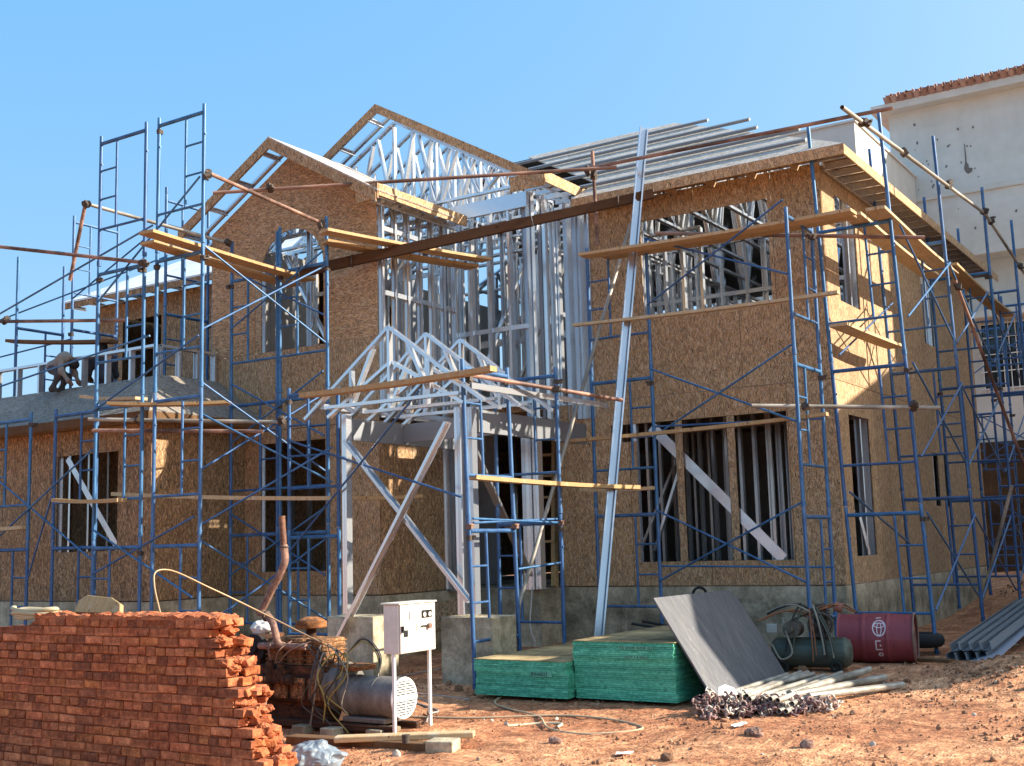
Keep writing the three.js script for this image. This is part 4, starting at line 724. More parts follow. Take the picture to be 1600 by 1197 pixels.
  { const g = smoothIco(0.11, 8), p = g.attributes.position; for (let i = 0; i < p.count; i++) { const v = V(p.getX(i), p.getY(i), p.getZ(i)), q = 1 + 0.5 * fbm(v.x * 9, v.y * 9, v.z * 9 + 2) - 0.3 * Math.abs(fbm(v.x * 26, v.y * 26, v.z * 26)); p.setXYZ(i, v.x * q * 1.2, v.y * q * 0.8, v.z * q); } g.computeVertexNormals(); part(GEN, 'rag', g, M({ color: 0xcfccc4, roughness: 0.9 }), [-3.74, -0.12, 6.88]); part(GEN, 'radiator_tank', rb(-3.74, -0.34, 6.82, 0.16, 0.34, 0.36, 0.02), ENGD); }
  part(GEN, 'fan_pulley', mg([cyl(-3.72, -0.3, 6.98, 0.13, 0.13, 0.05, 'z'), cyl(-3.72, -0.3, 7.02, 0.05, 0.05, 0.06, 'z')]), RUBBER);
  part(GEN, 'flywheel_housing', mg([cyl(-2.72, -0.64, 6.85, 0.225, 0.225, 0.16, 'x', 32), cyl(-2.63, -0.66, 6.85, 0.19, 0.21, 0.05, 'x', 32)]), ALT);
  part(GEN, 'cover', mg([rb(-2.62, -0.46, 6.85, 0.42, 0.05, 0.26, 0.02), rb(-2.88, -0.42, 6.85, 0.24, 0.06, 0.22, 0.02)]), DUST);
  // alternator with slatted fan cover
  part(GEN, 'alternator', mg([cyl(-2.3, -0.72, 6.85, 0.185, 0.185, 0.62, 'x', 40), cyl(-2.52, -0.72, 6.85, 0.192, 0.192, 0.03, 'x', 40), cyl(-2.25, -0.72, 6.85, 0.188, 0.188, 0.015, 'x', 40), rb(-2.35, -0.92, 6.85, 0.5, 0.05, 0.3)]), ALT);
  { const ring = new THREE.TorusGeometry(0.177, 0.012, 8, 40); part(GEN, 'fan_cover_ring', ring, WHITEPAINT, [-1.985, -0.72, 6.85], [0, Math.PI / 2, 0]); part(GEN, 'fan_cover_back', cyl(-1.992, -0.72, 6.85, 0.17, 0.17, 0.01, 'x', 32), BLACK);
    for (let i = -7; i <= 7; i++) { const y = i * 0.0225, h = Math.sqrt(Math.max(0.0001, 0.17 * 0.17 - y * y)); if (Math.abs(i) > 0) part(GEN, 'fan_cover_slat', rb(-1.978, -0.72 + y, 6.85, 0.012, 0.011, 2 * h, 0.002), WHITEPAINT); }
    part(GEN, 'fan_cover_bar', rb(-1.97, -0.72, 6.85, 0.014, 0.035, 0.345, 0.003), WHITEPAINT); part(GEN, 'fan_cover_bar', rb(-1.969, -0.72, 6.85, 0.01, 0.34, 0.016, 0.003), WHITEPAINT);
  }
  part(GEN, 'skid', mg([rb(-2.9, -0.985, 6.68, 1.9, 0.07, 0.07), rb(-2.9, -0.985, 7.02, 1.9, 0.07, 0.07)]), ENGD);
  // wires hanging from the junction box
  const WY = [M({ color: 0x9a8a4a, roughness: 0.6 }), M({ color: 0x2a2824, roughness: 0.6 }), M({ color: 0x8b8578, roughness: 0.6 }), M({ color: 0x4d4a46, roughness: 0.6 })];
  seed = 61;
  for (let i = 0; i < 9; i++) { const x = -2.72 + rr(-0.16, 0.2), z = 7.08 + rr(0, 0.05); part(GEN, 'wire', new THREE.TubeGeometry(new THREE.CatmullRomCurve3([V(x + rr(-0.2, 0.1), -0.42, 6.98), V(x - 0.05 + rr(-0.2, 0.2), -0.33 + rr(0, 0.1), 7.05), V(x + rr(-0.12, 0.2), -0.5, z + 0.06), V(x + rr(-0.15, 0.15), -0.72 + rr(-0.1, 0.1), z + 0.05), V(x + rr(-0.2, 0.2), -0.95 + rr(-0.08, 0.1), z)]), 40, rr(0.005, 0.009), 5), WY[i % 4]); }
  for (let i = 0; i < 3; i++) part(GEN, 'wire', new THREE.TubeGeometry(new THREE.CatmullRomCurve3([V(-2.7, -0.34, 6.8), V(-2.45, -0.22 + i * 0.02, 6.85), V(-2.25 + i * 0.02, -0.35, 6.9), V(-2.18, -0.52, 6.98)]), 30, 0.007, 5), WY[i]);
}
{ // control cabinet on two legs
  const c = thing('control_cabinet', 'white metal generator control cabinet on two white legs', 'cabinet', [-1.92, -1.09, 6.8]);
  const CW = M({ map: texWhite, roughness: 0.45 });
  const add = (n, x0, x1, y0, y1, z0, z1, m, r = 0.008) => { const g = new RoundedBoxGeometry(x1 - x0, y1 - y0, z1 - z0, 2, Math.min(r, (x1 - x0) / 2.2)); return part(c, n, g, m, [(x0 + x1) / 2, (y0 + y1) / 2, (z0 + z1) / 2]); };
  add('box', -0.12, 0.055, 0.78, 1.22, -0.27, 0.27, CW, 0.012); const door = add('door', 0.057, 0.075, 0.785, 1.215, -0.262, 0.262, CW); add('rain_lip', -0.14, 0.08, 1.222, 1.236, -0.285, 0.285, CW, 0.004);
  add('leg', -0.02, 0.008, 0.0, 0.78, 0.25, 0.278, WHITEPAINT, 0.003); add('leg', -0.02, 0.008, 0.0, 0.78, -0.278, -0.25, WHITEPAINT, 0.003);
  const DG = M({ color: 0x2a2b2d, roughness: 0.3 }), GR = M({ color: 0xcfcbc0, roughness: 0.4 });
  for (const [z, m] of [[0.1, GR], [0.025, GR], [-0.085, DG], [-0.165, DG]]) { add('gauge', 0.076, 0.086, 1.085, 1.155, z - 0.034, z + 0.034, m, 0.003); if (m === DG) part(c, 'dial', new THREE.CircleGeometry(0.022, 18), GR, [0.0875, 1.115, z], [0, Math.PI / 2, 0]); }
  add('plate', 0.076, 0.082, 0.975, 1.04, -0.01, 0.03, GR, 0.002); for (const z of [-0.045, -0.075, -0.105]) part(c, 'button', new THREE.CylinderGeometry(0.009, 0.009, 0.02, 10), DG, [0.084, 1.01, z], [0, 0, Math.PI / 2]);
  part(c, 'selector_knob', new THREE.CylinderGeometry(0.022, 0.026, 0.03, 14), RUST, [0.09, 1.008, -0.15], [0, 0, Math.PI / 2]); add('label_plate', 0.076, 0.081, 0.93, 0.99, 0.16, 0.22, DG, 0.002); add('lock', 0.076, 0.1, 0.97, 1.03, 0.235, 0.255, DG, 0.003);
}
// supports below the generator
{
  const blk = (l, x, y, z, a, b, c, m = CONC, t = 0) => single('concrete_block', boxUV(new RoundedBoxGeometry(a, b, c, 2, 0.012), 1.2, rnd(), rnd()), m, l, 'block', [x, y, z], [0, t, 0]);
  blk('grey block under the engine end of the generator skid', -3.0, -1.06, 7.02, 0.16, 0.16, 0.3); blk('grey block under the middle of the generator skid', -2.62, -1.06, 7.05, 0.16, 0.16, 0.3); blk('grey block under the alternator', -2.15, -1.06, 6.95, 0.18, 0.16, 0.3);
  blk('sunlit square block at the end of the timber beside the cabinet', -1.13, -1.05, 7.42, 0.24, 0.2, 0.22, CONC, 0.3);
  single('timber', boxUV(new RoundedBoxGeometry(1.45, 0.16, 0.16, 2, 0.012), 1.2), OLDWOOD, 'thick squared timber lying in front of the generator', 'timber', [-1.95, -1.06, 7.52], [0, 0.12, 0]);
  single('timber', boxUV(new RoundedBoxGeometry(1.2, 0.05, 0.14, 2, 0.01), 1.2), PLANK[0], 'pale sunlit board lying on the squared timber by the cabinet legs', 'timber', [-1.55, -0.955, 7.40], [0, 0.5, 0.02]);
  single('timber', boxUV(new RoundedBoxGeometry(0.1, 0.07, 0.5, 2, 0.01), 1.2), PLANK[0], 'short pale batten end at the foot of the sunlit block', 'timber', [-1.05, -1.1, 7.8], [0, 0.25, 0]);
  const bg = new THREE.CylinderGeometry(0.035, 0.03, 0.07, 12); single('tin_can', bg, IRON, 'small rusty can on the timber by the generator', 'can', [-1.42, -0.945, 7.55]);
}
{ // plastic bag
  const g = smoothIco(0.17, 26), p = g.attributes.position; for (let i = 0; i < p.count; i++) { const v = V(p.getX(i), p.getY(i), p.getZ(i)); const n = v.clone().normalize(); const ph = Math.atan2(n.z, n.x), w1 = fbm(n.x * 1.6, n.y * 1.6, n.z * 1.6 + 4, 2), fold = Math.abs(Math.sin(ph * 4.5 + 7 * w1 + n.y * 3)); const q = 0.9 + 0.6 * w1 + 0.14 * (1 - fold) * (1 - 0.5 * n.y) + 0.04 * Math.abs(Math.sin(ph * 13 + 9 * w1 + n.y * 9)); p.setXYZ(i, v.x * q * 1.3, Math.max(-0.1, v.y * q * 0.75), v.z * q * 0.9); } g.computeVertexNormals();
  single('plastic_bag', g, new THREE.MeshPhysicalMaterial({ color: 0xa9b6c0, roughness: 0.25, transmission: 0.5, thickness: 0 }), 'crumpled pale plastic bag at the foot of the broken brick wall', 'bag', [-1.74, -1.0, 8.34], [0, 0.5, 0]);
}
// ---------------------------------------------------------------- green boards
seed = 1300;
{
  const texGreen = grainTex(256, [78, 172, 140], [34, 40, 36], [[5, 0.8], [18, 0.9], [70, 0.8]]);
  const GB = [[1, 1, 1], [0.85, 0.92, 0.9], [1.1, 1.08, 1.05], [0.72, 0.8, 0.8]].map(c => M({ map: texGreen, color: new THREE.Color().setRGB(...c), roughness: 0.75 }));
  const FACE = M({ map: texConc, color: 0xe6d6b4, roughness: 0.95 });
  const printTex = (rows) => canvasTex(512, 64, (c, w, h) => { c.fillStyle = '#3a9274'; c.fillRect(0, 0, w, h); c.fillStyle = '#14241e'; c.font = 'bold 46px sans-serif'; c.fillText(rows, 12, 50); });
  const stacks = [];
  const mkStack = (x0, x1, zf, zb, y0, n, t, label, group, skew) => {
    let jx = 0, jz = 0, bm = GB[0]; const list = []; stacks.push(list);
    for (let i = 0; i < n; i++) {
      const lap = i % 5 === 0 ? 0.005 : 0.0012, g = new THREE.BoxGeometry(x1 - x0, t - lap, zf - zb); if (i % 4 === 0) { jx = rr(-0.012, 0.012); jz = rr(-0.012, 0.008); bm = pick(GB); }
      const m = single('green_board', boxUV(g, 1.5, rnd(), rnd()), rnd() < 0.7 ? bm : pick(GB), label, 'board', [(x0 + x1) / 2 + jx + rr(-0.004, 0.004) + (rnd() < 0.12 ? rr(-0.012, 0.012) : 0), y0 + t * (i + 0.5), (zf + zb) / 2 + jz + rr(-0.003, 0.003) + skew * i], [0, rr(-0.002, 0.002), 0], group); list.push(m);
    }
    const top = new THREE.BoxGeometry(x1 - x0 + 0.005, 0.006, zf - zb + 0.004); single('board_cover', boxUV(top, 0.8), FACE, label.replace(/^green .* in/, 'beige paper face on top of'), 'sheet', [(x0 + x1) / 2, y0 + t * n + 0.004, (zf + zb) / 2 + skew * n]);
  };
  mkStack(-2.50, -1.36, 4.97, 2.3, -0.93, 18, 0.0205, 'green moisture resistant board in the lower stack', 'boards of the lower green stack', 0.0005);
  mkStack(-1.335, -0.2, 4.84, 2.75, -0.93, 28, 0.0205, 'green moisture resistant board in the taller stack', 'boards of the taller green stack', 0.0006);
  for (const [x, z, s] of [[-2.2, 4.7, 'lower'], [-1.6, 4.7, 'lower'], [-1.1, 4.6, 'taller'], [-0.45, 4.6, 'taller']]) single('bearer', boxUV(new THREE.BoxGeometry(0.09, 0.07, 2.3), 1), OLDWOOD, `dark wooden bearer under the ${s} green stack`, 'bearer', [x, -0.968, z - 1.15], null, 'bearers under the green stacks');
  const stencil = (txt, list, y, x, w, h) => {
    const t = canvasTex(512, 96, (c) => { c.fillStyle = '#5fac90'; c.fillRect(0, 0, 512, 96); c.fillStyle = '#0c1814'; c.font = 'bold 92px sans-serif'; c.fillText(txt, 6, 82, 500); });
    let b = list[0]; for (const q of list) if (Math.abs(q.position.y - y) < Math.abs(b.position.y - y)) b = q;
    const zMax = Math.max(...list.map(q => q.position.z)), zf = zMax - b.position.z; b.geometry.computeBoundingBox();
    part(b, 'stencil_print', new THREE.BoxGeometry(w, h, 0.002), M({ map: t, roughness: 0.8 }), [x - b.position.x, y - b.position.y, b.geometry.boundingBox.max.z + zf + 0.004]);
  };
  stencil('BM4402Z', stacks[0], -0.69, -1.66, 0.26, 0.055); stencil('TE OOR NOR 02', stacks[1], -0.41, -0.62, 0.38, 0.035); stencil('UCST 1 4 2002', stacks[1], -0.5, -0.62, 0.26, 0.03);
}
{ // black faced sheet leaning on the taller stack
  const tex = canvasTex(512, 512, (c, w, h) => { c.fillStyle = '#56565a'; c.fillRect(0, 0, w, h); for (let i = 0; i < 900; i++) { c.fillStyle = `rgba(${rnd() < 0.6 ? '150,146,138' : '40,38,38'},${rr(0.03, 0.14)})`; c.save(); c.translate(rr(0, w), rr(0, h)); c.rotate(rr(-0.5, 0.5)); c.fillRect(0, 0, rr(2, 10), rr(10, 130)); c.restore(); } for (let i = 0; i < 120; i++) { c.fillStyle = `rgba(190,186,176,${rr(0.1, 0.4)})`; c.beginPath(); c.arc(rr(0, w), rr(0, h), rr(0.6, 3), 0, 7); c.fill(); } });
  const A = V(0.19, -0.945, 4.8), B = V(-0.44, 0.06, 4.8), L = A.distanceTo(B), d = B.clone().sub(A).normalize();
  const sh = new THREE.Shape(); sh.moveTo(0, 0); sh.lineTo(0, L); sh.lineTo(0.02, L + 0.01); sh.lineTo(1.9, L - 0.0); sh.lineTo(2.0, L - 0.12); sh.lineTo(2.02, 0.3); sh.lineTo(2.0, 0.02); sh.closePath();
  const g = new THREE.ExtrudeGeometry(sh, { depth: 0.018, bevelEnabled: false }); const m = single('black_panel', boxUV(g, 0.5), M({ map: tex, roughness: 0.5 }), 'scuffed black faced plywood panel leaning on the green boards', 'panel', [A.x, A.y, A.z]);
  const u = V(0, 0, -1), n = u.clone().cross(d); m.quaternion.setFromRotationMatrix(new THREE.Matrix4().makeBasis(u, d, n));
}
// ---------------------------------------------------------------- poles and couplers
seed = 2100;
{
  const PT = hollowTube(0.024, 0.004, 10);
  for (let i = 0; i < 26; i++) {
    const x = 0.28 + (i % 9) * 0.085 + rr(-0.02, 0.02), lay = Math.floor(i / 9), z0 = 4.95 + rr(-0.12, 0.1), y = -0.93 + lay * 0.05, a = rr(-0.06, 0.16), L = rr(1.5, 2.0);
    const t = single('steel_pole', PT, GREYTUBE, 'dusty grey steel pole in the bundle behind the couplers', 'pole', [x, y, z0], null, 'poles of the grey bundle'); t.quaternion.setFromUnitVectors(V(0, 0, 1), V(Math.sin(a), 0.02, -Math.cos(a)).normalize()); t.scale.z = L;
  }
  const PD = unitTube(0.035, 10);
  for (const [l, a, b] of [['thick pale pole crossing over the bundle', [0.85, -0.82, 4.6], [1.05, -0.78, 2.7]], ['second pale pole fanned out from the bundle', [0.9, -0.83, 4.6], [1.25, -0.84, 2.85]], ['pale pole at the right edge of the fanned bundle', [1.0, -0.85, 4.5], [1.5, -0.88, 3.1]], ['pale pole lying low in the middle of the fanned bundle', [0.75, -0.84, 4.6], [0.85, -0.85, 2.6]]]) { const m = span(scene, numbered('steel_pole'), PD, GREYTUBE, a, b); m.userData = { label: l, category: 'pole' }; }
  const CM = ['#8f716c', '#6e5352', '#a48c80', '#c4b8aa'].map(c => M({ color: c, roughness: 0.75, metalness: 0.2 }));
  const cg = mergeGeometries([(() => { const g = new THREE.TorusGeometry(0.03, 0.011, 6, 12, Math.PI * 1.5); return g.toNonIndexed(); })(), (() => { const g = new THREE.TorusGeometry(0.03, 0.011, 6, 12, Math.PI * 1.5); g.rotateY(Math.PI / 2); g.translate(0, 0.055, 0); return g.toNonIndexed(); })(), (() => { const g = new THREE.CylinderGeometry(0.007, 0.007, 0.08, 6); g.translate(0.045, 0.02, 0); return g.toNonIndexed(); })()]);
  for (let i = 0; i < 230; i++) {
    const t = rnd(), x = 0.22 + 1.0 * t + rr(-0.05, 0.05), w = 0.75 - 0.3 * t, s = rr(-1, 1), z = 5.25 - 0.75 * t + s * 0.32 * w, h = Math.max(0, 0.2 * (1 - s * s) * (1 - 0.45 * t)), y = -0.965 + rnd() * h;
    single('coupler', cg, pick(CM), 'rusty scaffold coupler in the heap by the pole ends', 'coupler', [x, Math.max(y, groundY(x, z) + 0.025), z], [rr(0, 6), rr(0, 6), rr(0, 6)], 'couplers in the heap').scale.setScalar(rr(0.75, 1.05));
  }
  const sg = new THREE.Shape(); sg.moveTo(-0.14, -0.1); sg.lineTo(0.13, -0.12); sg.lineTo(0.16, 0.03); sg.lineTo(0.08, 0.11); sg.lineTo(-0.06, 0.13); sg.lineTo(-0.15, 0.08); sg.closePath();
  single('white_scrap', new THREE.ExtrudeGeometry(sg, { depth: 0.02, bevelEnabled: false }), M({ color: 0xf0eee8, roughness: 0.7 }), 'white scrap of board standing between the black panel and the couplers', 'scrap', [0.36, -0.82, 4.92], [-0.25, 0.95, 0]).scale.setScalar(0.72);
}
// ---------------------------------------------------------------- compressor
{
  const c = thing('air_compressor', 'old air compressor with grey green tank and tangled hoses', 'compressor', [0.2, -0.88, 2.05], 0.22);
  const TG = M({ map: texGrey, color: 0x9fb0a2, roughness: 0.6, metalness: 0.2 });
  const pts = [[0, -0.46], [0.08, -0.455], [0.14, -0.43], [0.17, -0.38], [0.172, -0.36], [0.172, 0.36], [0.17, 0.38], [0.14, 0.43], [0.08, 0.455], [0, 0.46]].map(p => new THREE.Vector2(p[0], p[1]));
  part(c, 'tank', new THREE.LatheGeometry(pts, 32), TG, [0, 0.2, 0], [0, 0, Math.PI / 2]);
  for (const x of [-0.3, 0.3]) { part(c, 'foot', new THREE.BoxGeometry(0.08, 0.1, 0.26), IRON, [x, 0.03, 0]); part(c, 'wheel', new THREE.TorusGeometry(0.05, 0.02, 8, 20), RUBBER, [x - 0.02, 0.05, 0.16]); }
  part(c, 'motor', mergeGeometries([new THREE.CylinderGeometry(0.09, 0.09, 0.24, 20), new THREE.CylinderGeometry(0.097, 0.097, 0.03, 20).translate(0, 0.12, 0), new THREE.CylinderGeometry(0.03, 0.03, 0.06, 12).translate(0, 0.16, 0)]), M({ map: texGrey, color: 0xb4a898, roughness: 0.6 }), [-0.18, 0.47, 0.06], [Math.PI / 2, 0, 0.15]);
  part(c, 'switch_box', new RoundedBoxGeometry(0.12, 0.1, 0.1, 2, 0.008), M({ color: 0x9a9a92, roughness: 0.6 }), [-0.42, 0.48, 0.1]);
  part(c, 'pump', mergeGeometries([new THREE.BoxGeometry(0.16, 0.2, 0.16).toNonIndexed(), new THREE.CylinderGeometry(0.06, 0.07, 0.2, 14).toNonIndexed().translate(0, 0.18, 0), ...[0, 1, 2, 3, 4].map(k => new THREE.BoxGeometry(0.19, 0.01, 0.17).toNonIndexed().translate(0, 0.11 + k * 0.03, 0))]), IRON, [0.13, 0.47, 0]);
  part(c, 'air_filter', new THREE.CylinderGeometry(0.055, 0.055, 0.09, 16), M({ color: 0x8f5a48, roughness: 0.7 }), [0.33, 0.71, 0.02], [0, 0, 1.3]);
  part(c, 'flywheel', mergeGeometries([new THREE.TorusGeometry(0.13, 0.018, 8, 28), new THREE.BoxGeometry(0.26, 0.03, 0.02), new THREE.BoxGeometry(0.03, 0.26, 0.02)]), IRON, [0.13, 0.52, 0.13]);
  const HM = [M({ color: 0x2a2622, roughness: 0.7 }), M({ color: 0x8a5a3a, roughness: 0.7 }), M({ color: 0x3f4438, roughness: 0.7 }), M({ color: 0x8a8576, roughness: 0.7 })];
  for (let i = 0; i < 16; i++) { const x = rr(-0.3, 0.3), y = 0.62 + rr(0, 0.12); const P = i < 8 ? [V(x - 0.28, y - 0.08, rr(-0.05, 0.15)), V(x - 0.1, y, rr(-0.1, 0.15)), V(x + 0.08, y + 0.03, rr(-0.1, 0.15)), V(x + 0.25, y - 0.05, rr(-0.1, 0.15))] : [V(x * 0.3, y + 0.04, 0.1), V(x * 0.6, y - 0.1, 0.16), V(x * 0.9, 0.35, 0.19), V(x * 1.0, 0.12 + rr(0, 0.15), 0.2)]; part(c, 'hose', new THREE.TubeGeometry(new THREE.CatmullRomCurve3(P), 24, rr(0.008, 0.014), 6), HM[i < 4 ? 1 : i % 4]); }
  part(c, 'hose', new THREE.TubeGeometry(new THREE.CatmullRomCurve3([V(-0.3, 0.6, 0.1), V(-0.24, 0.4, 0.2), V(-0.2, 0.2, 0.22), V(-0.32, 0.14, 0.22), V(-0.42, 0.3, 0.2)]), 30, 0.012, 6), HM[3]);
}
{ // red drum lying on its side
  const d = thing('oil_drum', 'dented dark red oil drum lying on its side with white painted marks', 'drum', [0.72, -0.575, 1.2], 0.16);
  const tex = canvasTex(1024, 512, (c, w, h) => {
    c.fillStyle = '#8a3a40'; c.fillRect(0, 0, w, h);
    for (let i = 0; i < 700; i++) { c.fillStyle = `rgba(${pick(['60,18,24', '140,60,60', '96,50,40'])},${rr(0.05, 0.2)})`; c.fillRect(rr(0, w), rr(0, h), rr(4, 60), rr(2, 14)); }
    // marks: u runs round the drum, v along it
    const cx = 505, cy = 225; c.strokeStyle = '#d8c6c4'; c.fillStyle = '#d8c6c4'; c.lineWidth = 8;
    c.save(); c.translate(cx, cy); c.rotate(-Math.PI / 2);
    c.beginPath(); c.ellipse(0, 0, 42, 56, 0, 0, 7); c.stroke(); c.lineWidth = 6; c.beginPath(); c.ellipse(0, 8, 15, 44, 0, 0, 7); c.stroke(); c.beginPath(); c.ellipse(0, -18, 35, 17, 0, 0, 7); c.stroke();
    c.lineWidth = 8; c.beginPath(); c.moveTo(-24, 86); c.lineTo(-24, 146); c.lineTo(18, 146); c.stroke(); c.beginPath(); c.moveTo(-24, 88); c.lineTo(8, 88); c.stroke(); c.beginPath(); c.arc(6, 118, 6, 0, 7); c.fill(); c.beginPath(); c.arc(2, 184, 13, 0, 7); c.stroke(); c.beginPath(); c.arc(-6, 186, 6, 0, 7); c.fill(); c.beginPath(); c.moveTo(-24, -78); c.lineTo(10, -84); c.stroke();
    c.restore();
  });
  tex.offset.x = 0.573; const prof = []; for (let i = 0; i <= 60; i++) { const v = i / 60; let r = 0.285; if (Math.abs(v - 0.33) < 0.02 || Math.abs(v - 0.66) < 0.02) r += 0.008; if (v < 0.015 || v > 0.985) r += 0.012; r -= 0.006 * Math.sin(v * 9); prof.push(new THREE.Vector2(r, (v - 0.5) * 0.86)); }
  const g = new THREE.LatheGeometry(prof, 48); const p = g.attributes.position; for (let i = 0; i < p.count; i++) { const q = 1 - 0.05 * Math.max(0, fbm(p.getX(i) * 4, p.getY(i) * 4, p.getZ(i) * 4 + 2)); p.setXYZ(i, p.getX(i) * q, p.getY(i), p.getZ(i) * q); } g.computeVertexNormals();
  const t = new THREE.Group();
  const RED = M({ map: tex, roughness: 0.55, metalness: 0.1 });
  part(d, 'barrel', g, RED, [0, 0, 0], [0, 0, -Math.PI / 2]);
  part(d, 'lid', new THREE.CylinderGeometry(0.272, 0.272, 0.012, 40), RUST, [0.40, 0, 0], [0, 0, -Math.PI / 2]); part(d, 'rim', new THREE.TorusGeometry(0.286, 0.012, 8, 40), RUST, [0.43, 0, 0], [0, Math.PI / 2, 0]); part(d, 'lid', new THREE.CylinderGeometry(0.27, 0.27, 0.012, 40), RED, [-0.41, 0, 0], [0, 0, -Math.PI / 2]);
}
single('tyre', new THREE.TorusGeometry(0.2, 0.085, 12, 36), RUBBER, 'worn black tyre lying behind the red drum', 'tyre', [1.0, -0.66, 0.35], [Math.PI / 2, 0, 0]);
single('plank_offcut', boxUV(new THREE.BoxGeometry(0.9, 0.05, 0.16), 1), OLDWOOD, 'muddy board on the ground in front of the red drum', 'board', [1.1, groundY(1.1, 1.05) + 0.02, 1.0], [0, -0.25, 0]);
// steel sections stacked at the right
seed = 2600;
for (let i = 0; i < 8; i++) { const r = Math.floor(i / 4), a = [1.5 + (i % 4) * 0.105 + r * 0.05, -0.80 + r * 0.12, 1.0 - (i % 4) * 0.06], m = span(scene, numbered('steel_section'), channelGeo(0.1, 0.09, 0.003, 0.015), GALV, a, [a[0] + 0.12, a[1] + 0.34, -2.7], [1, 0.2, 0]); m.userData = { label: 'long steel channel in the heap at the edge of the yard', category: 'channel', group: 'steel channels heaped by the side scaffold' }; }
single('steel_sheet', unitBox(0.42, 0.004), M({ color: 0xc2c6d2, metalness: 0.55, roughness: 0.4 }), 'wide flat pale steel sheet sloping over the heap of channels', 'sheet', [1.86, -0.84, 1.35], [0.1, Math.PI - 0.02, -0.25]).scale.z = 3.6;
{ // blue wheelbarrow behind the panel
  const b = thing('wheelbarrow', 'blue wheelbarrow standing behind the leaning black panel', 'wheelbarrow', [-1.35, -0.82, 1.55], 0.1);
  const s = new THREE.Shape(); s.moveTo(-0.32, 0.5); s.lineTo(0.32, 0.5); s.lineTo(0.2, 0.2); s.lineTo(-0.24, 0.2); s.closePath(); const g = new THREE.ExtrudeGeometry(s, { depth: 0.45, bevelEnabled: true, bevelSize: 0.01, bevelThickness: 0.02, bevelSegments: 2 }); part(b, 'tray', g, M({ map: texPaint, color: 0x9fc4d8, roughness: 0.6 }), [0, 0.05, -0.22]);
  part(b, 'load', boxUV(new THREE.IcosahedronGeometry(0.22, 2), 1), BLACK, [0, 0.57, 0], null, [1.2, 0.3, 0.8]);
  for (const z of [-0.2, 0.2]) { span(b, 'handle', T14, BLACK, [-0.9, 0.42, z], [0.5, 0.2, z * 0.4]); span(b, 'leg', T14, BLACK, [-0.3, 0, z], [-0.25, 0.3, z]); }
  part(b, 'wheel', new THREE.TorusGeometry(0.14, 0.035, 10, 28), RUBBER, [0.55, 0.18, 0]);
}
single('tyre', new THREE.TorusGeometry(0.085, 0.018, 10, 28), RUBBER, 'small black rubber ring hanging on the brace under the wide lower window', 'ring', [-1.55, -0.06, 1.2], [0.1, 0.6, 0]);
// cables on the ground
function cable(label, pts, r, col) { const c = new THREE.CatmullRomCurve3(pts.map(([x, z, h]) => V(x, groundY(x, z) + r + (h || 0), z))); single('cable', new THREE.TubeGeometry(c, 120, r, 6), M({ color: col, roughness: 0.7 }), label, 'cable'); }
cable('long pale cable looping across the sunlit red ground', [[-2.3, 4.6], [-2.1, 5.2], [-1.7, 5.5], [-1.2, 5.8], [-0.75, 6.3], [-0.35, 6.35], [0.0, 6.0], [-0.35, 5.75], [-0.95, 5.7], [-1.8, 6.1], [-2.5, 6.2]], 0.010, 0xb7a283);
cable('short cream cable end curled on the sunlit ground', [[-1.25, 6.25], [-1.05, 6.05], [-0.8, 6.05], [-0.72, 6.25]], 0.012, 0xd8c9a6);
cable('grey cables trailing from the alternator to the house', [[-1.9, 6.6, 0.1], [-2.4, 5.8], [-3.2, 5.4], [-4.0, 5.2], [-4.4, 4.4], [-4.3, 3.0]], 0.01, 0x9a9088);
cable('pale cable along the ground in front of the entrance', [[-2.0, 6.5], [-2.8, 5.4], [-3.4, 5.0], [-2.7, 5.0], [-2.52, 5.05]], 0.008, 0xa89a90);
{ const c = new THREE.CatmullRomCurve3([V(-4.3, 0.02, 0.9), V(-4.2, -0.2, 1.1), V(-4.1, -0.5, 1.3), V(-3.9, -0.7, 1.5)]); single('cable', new THREE.TubeGeometry(c, 30, 0.012, 6), M({ color: 0xb8b0a4, roughness: 0.7 }), 'pale cable hanging from the door sill over the concrete plinth', 'cable'); }

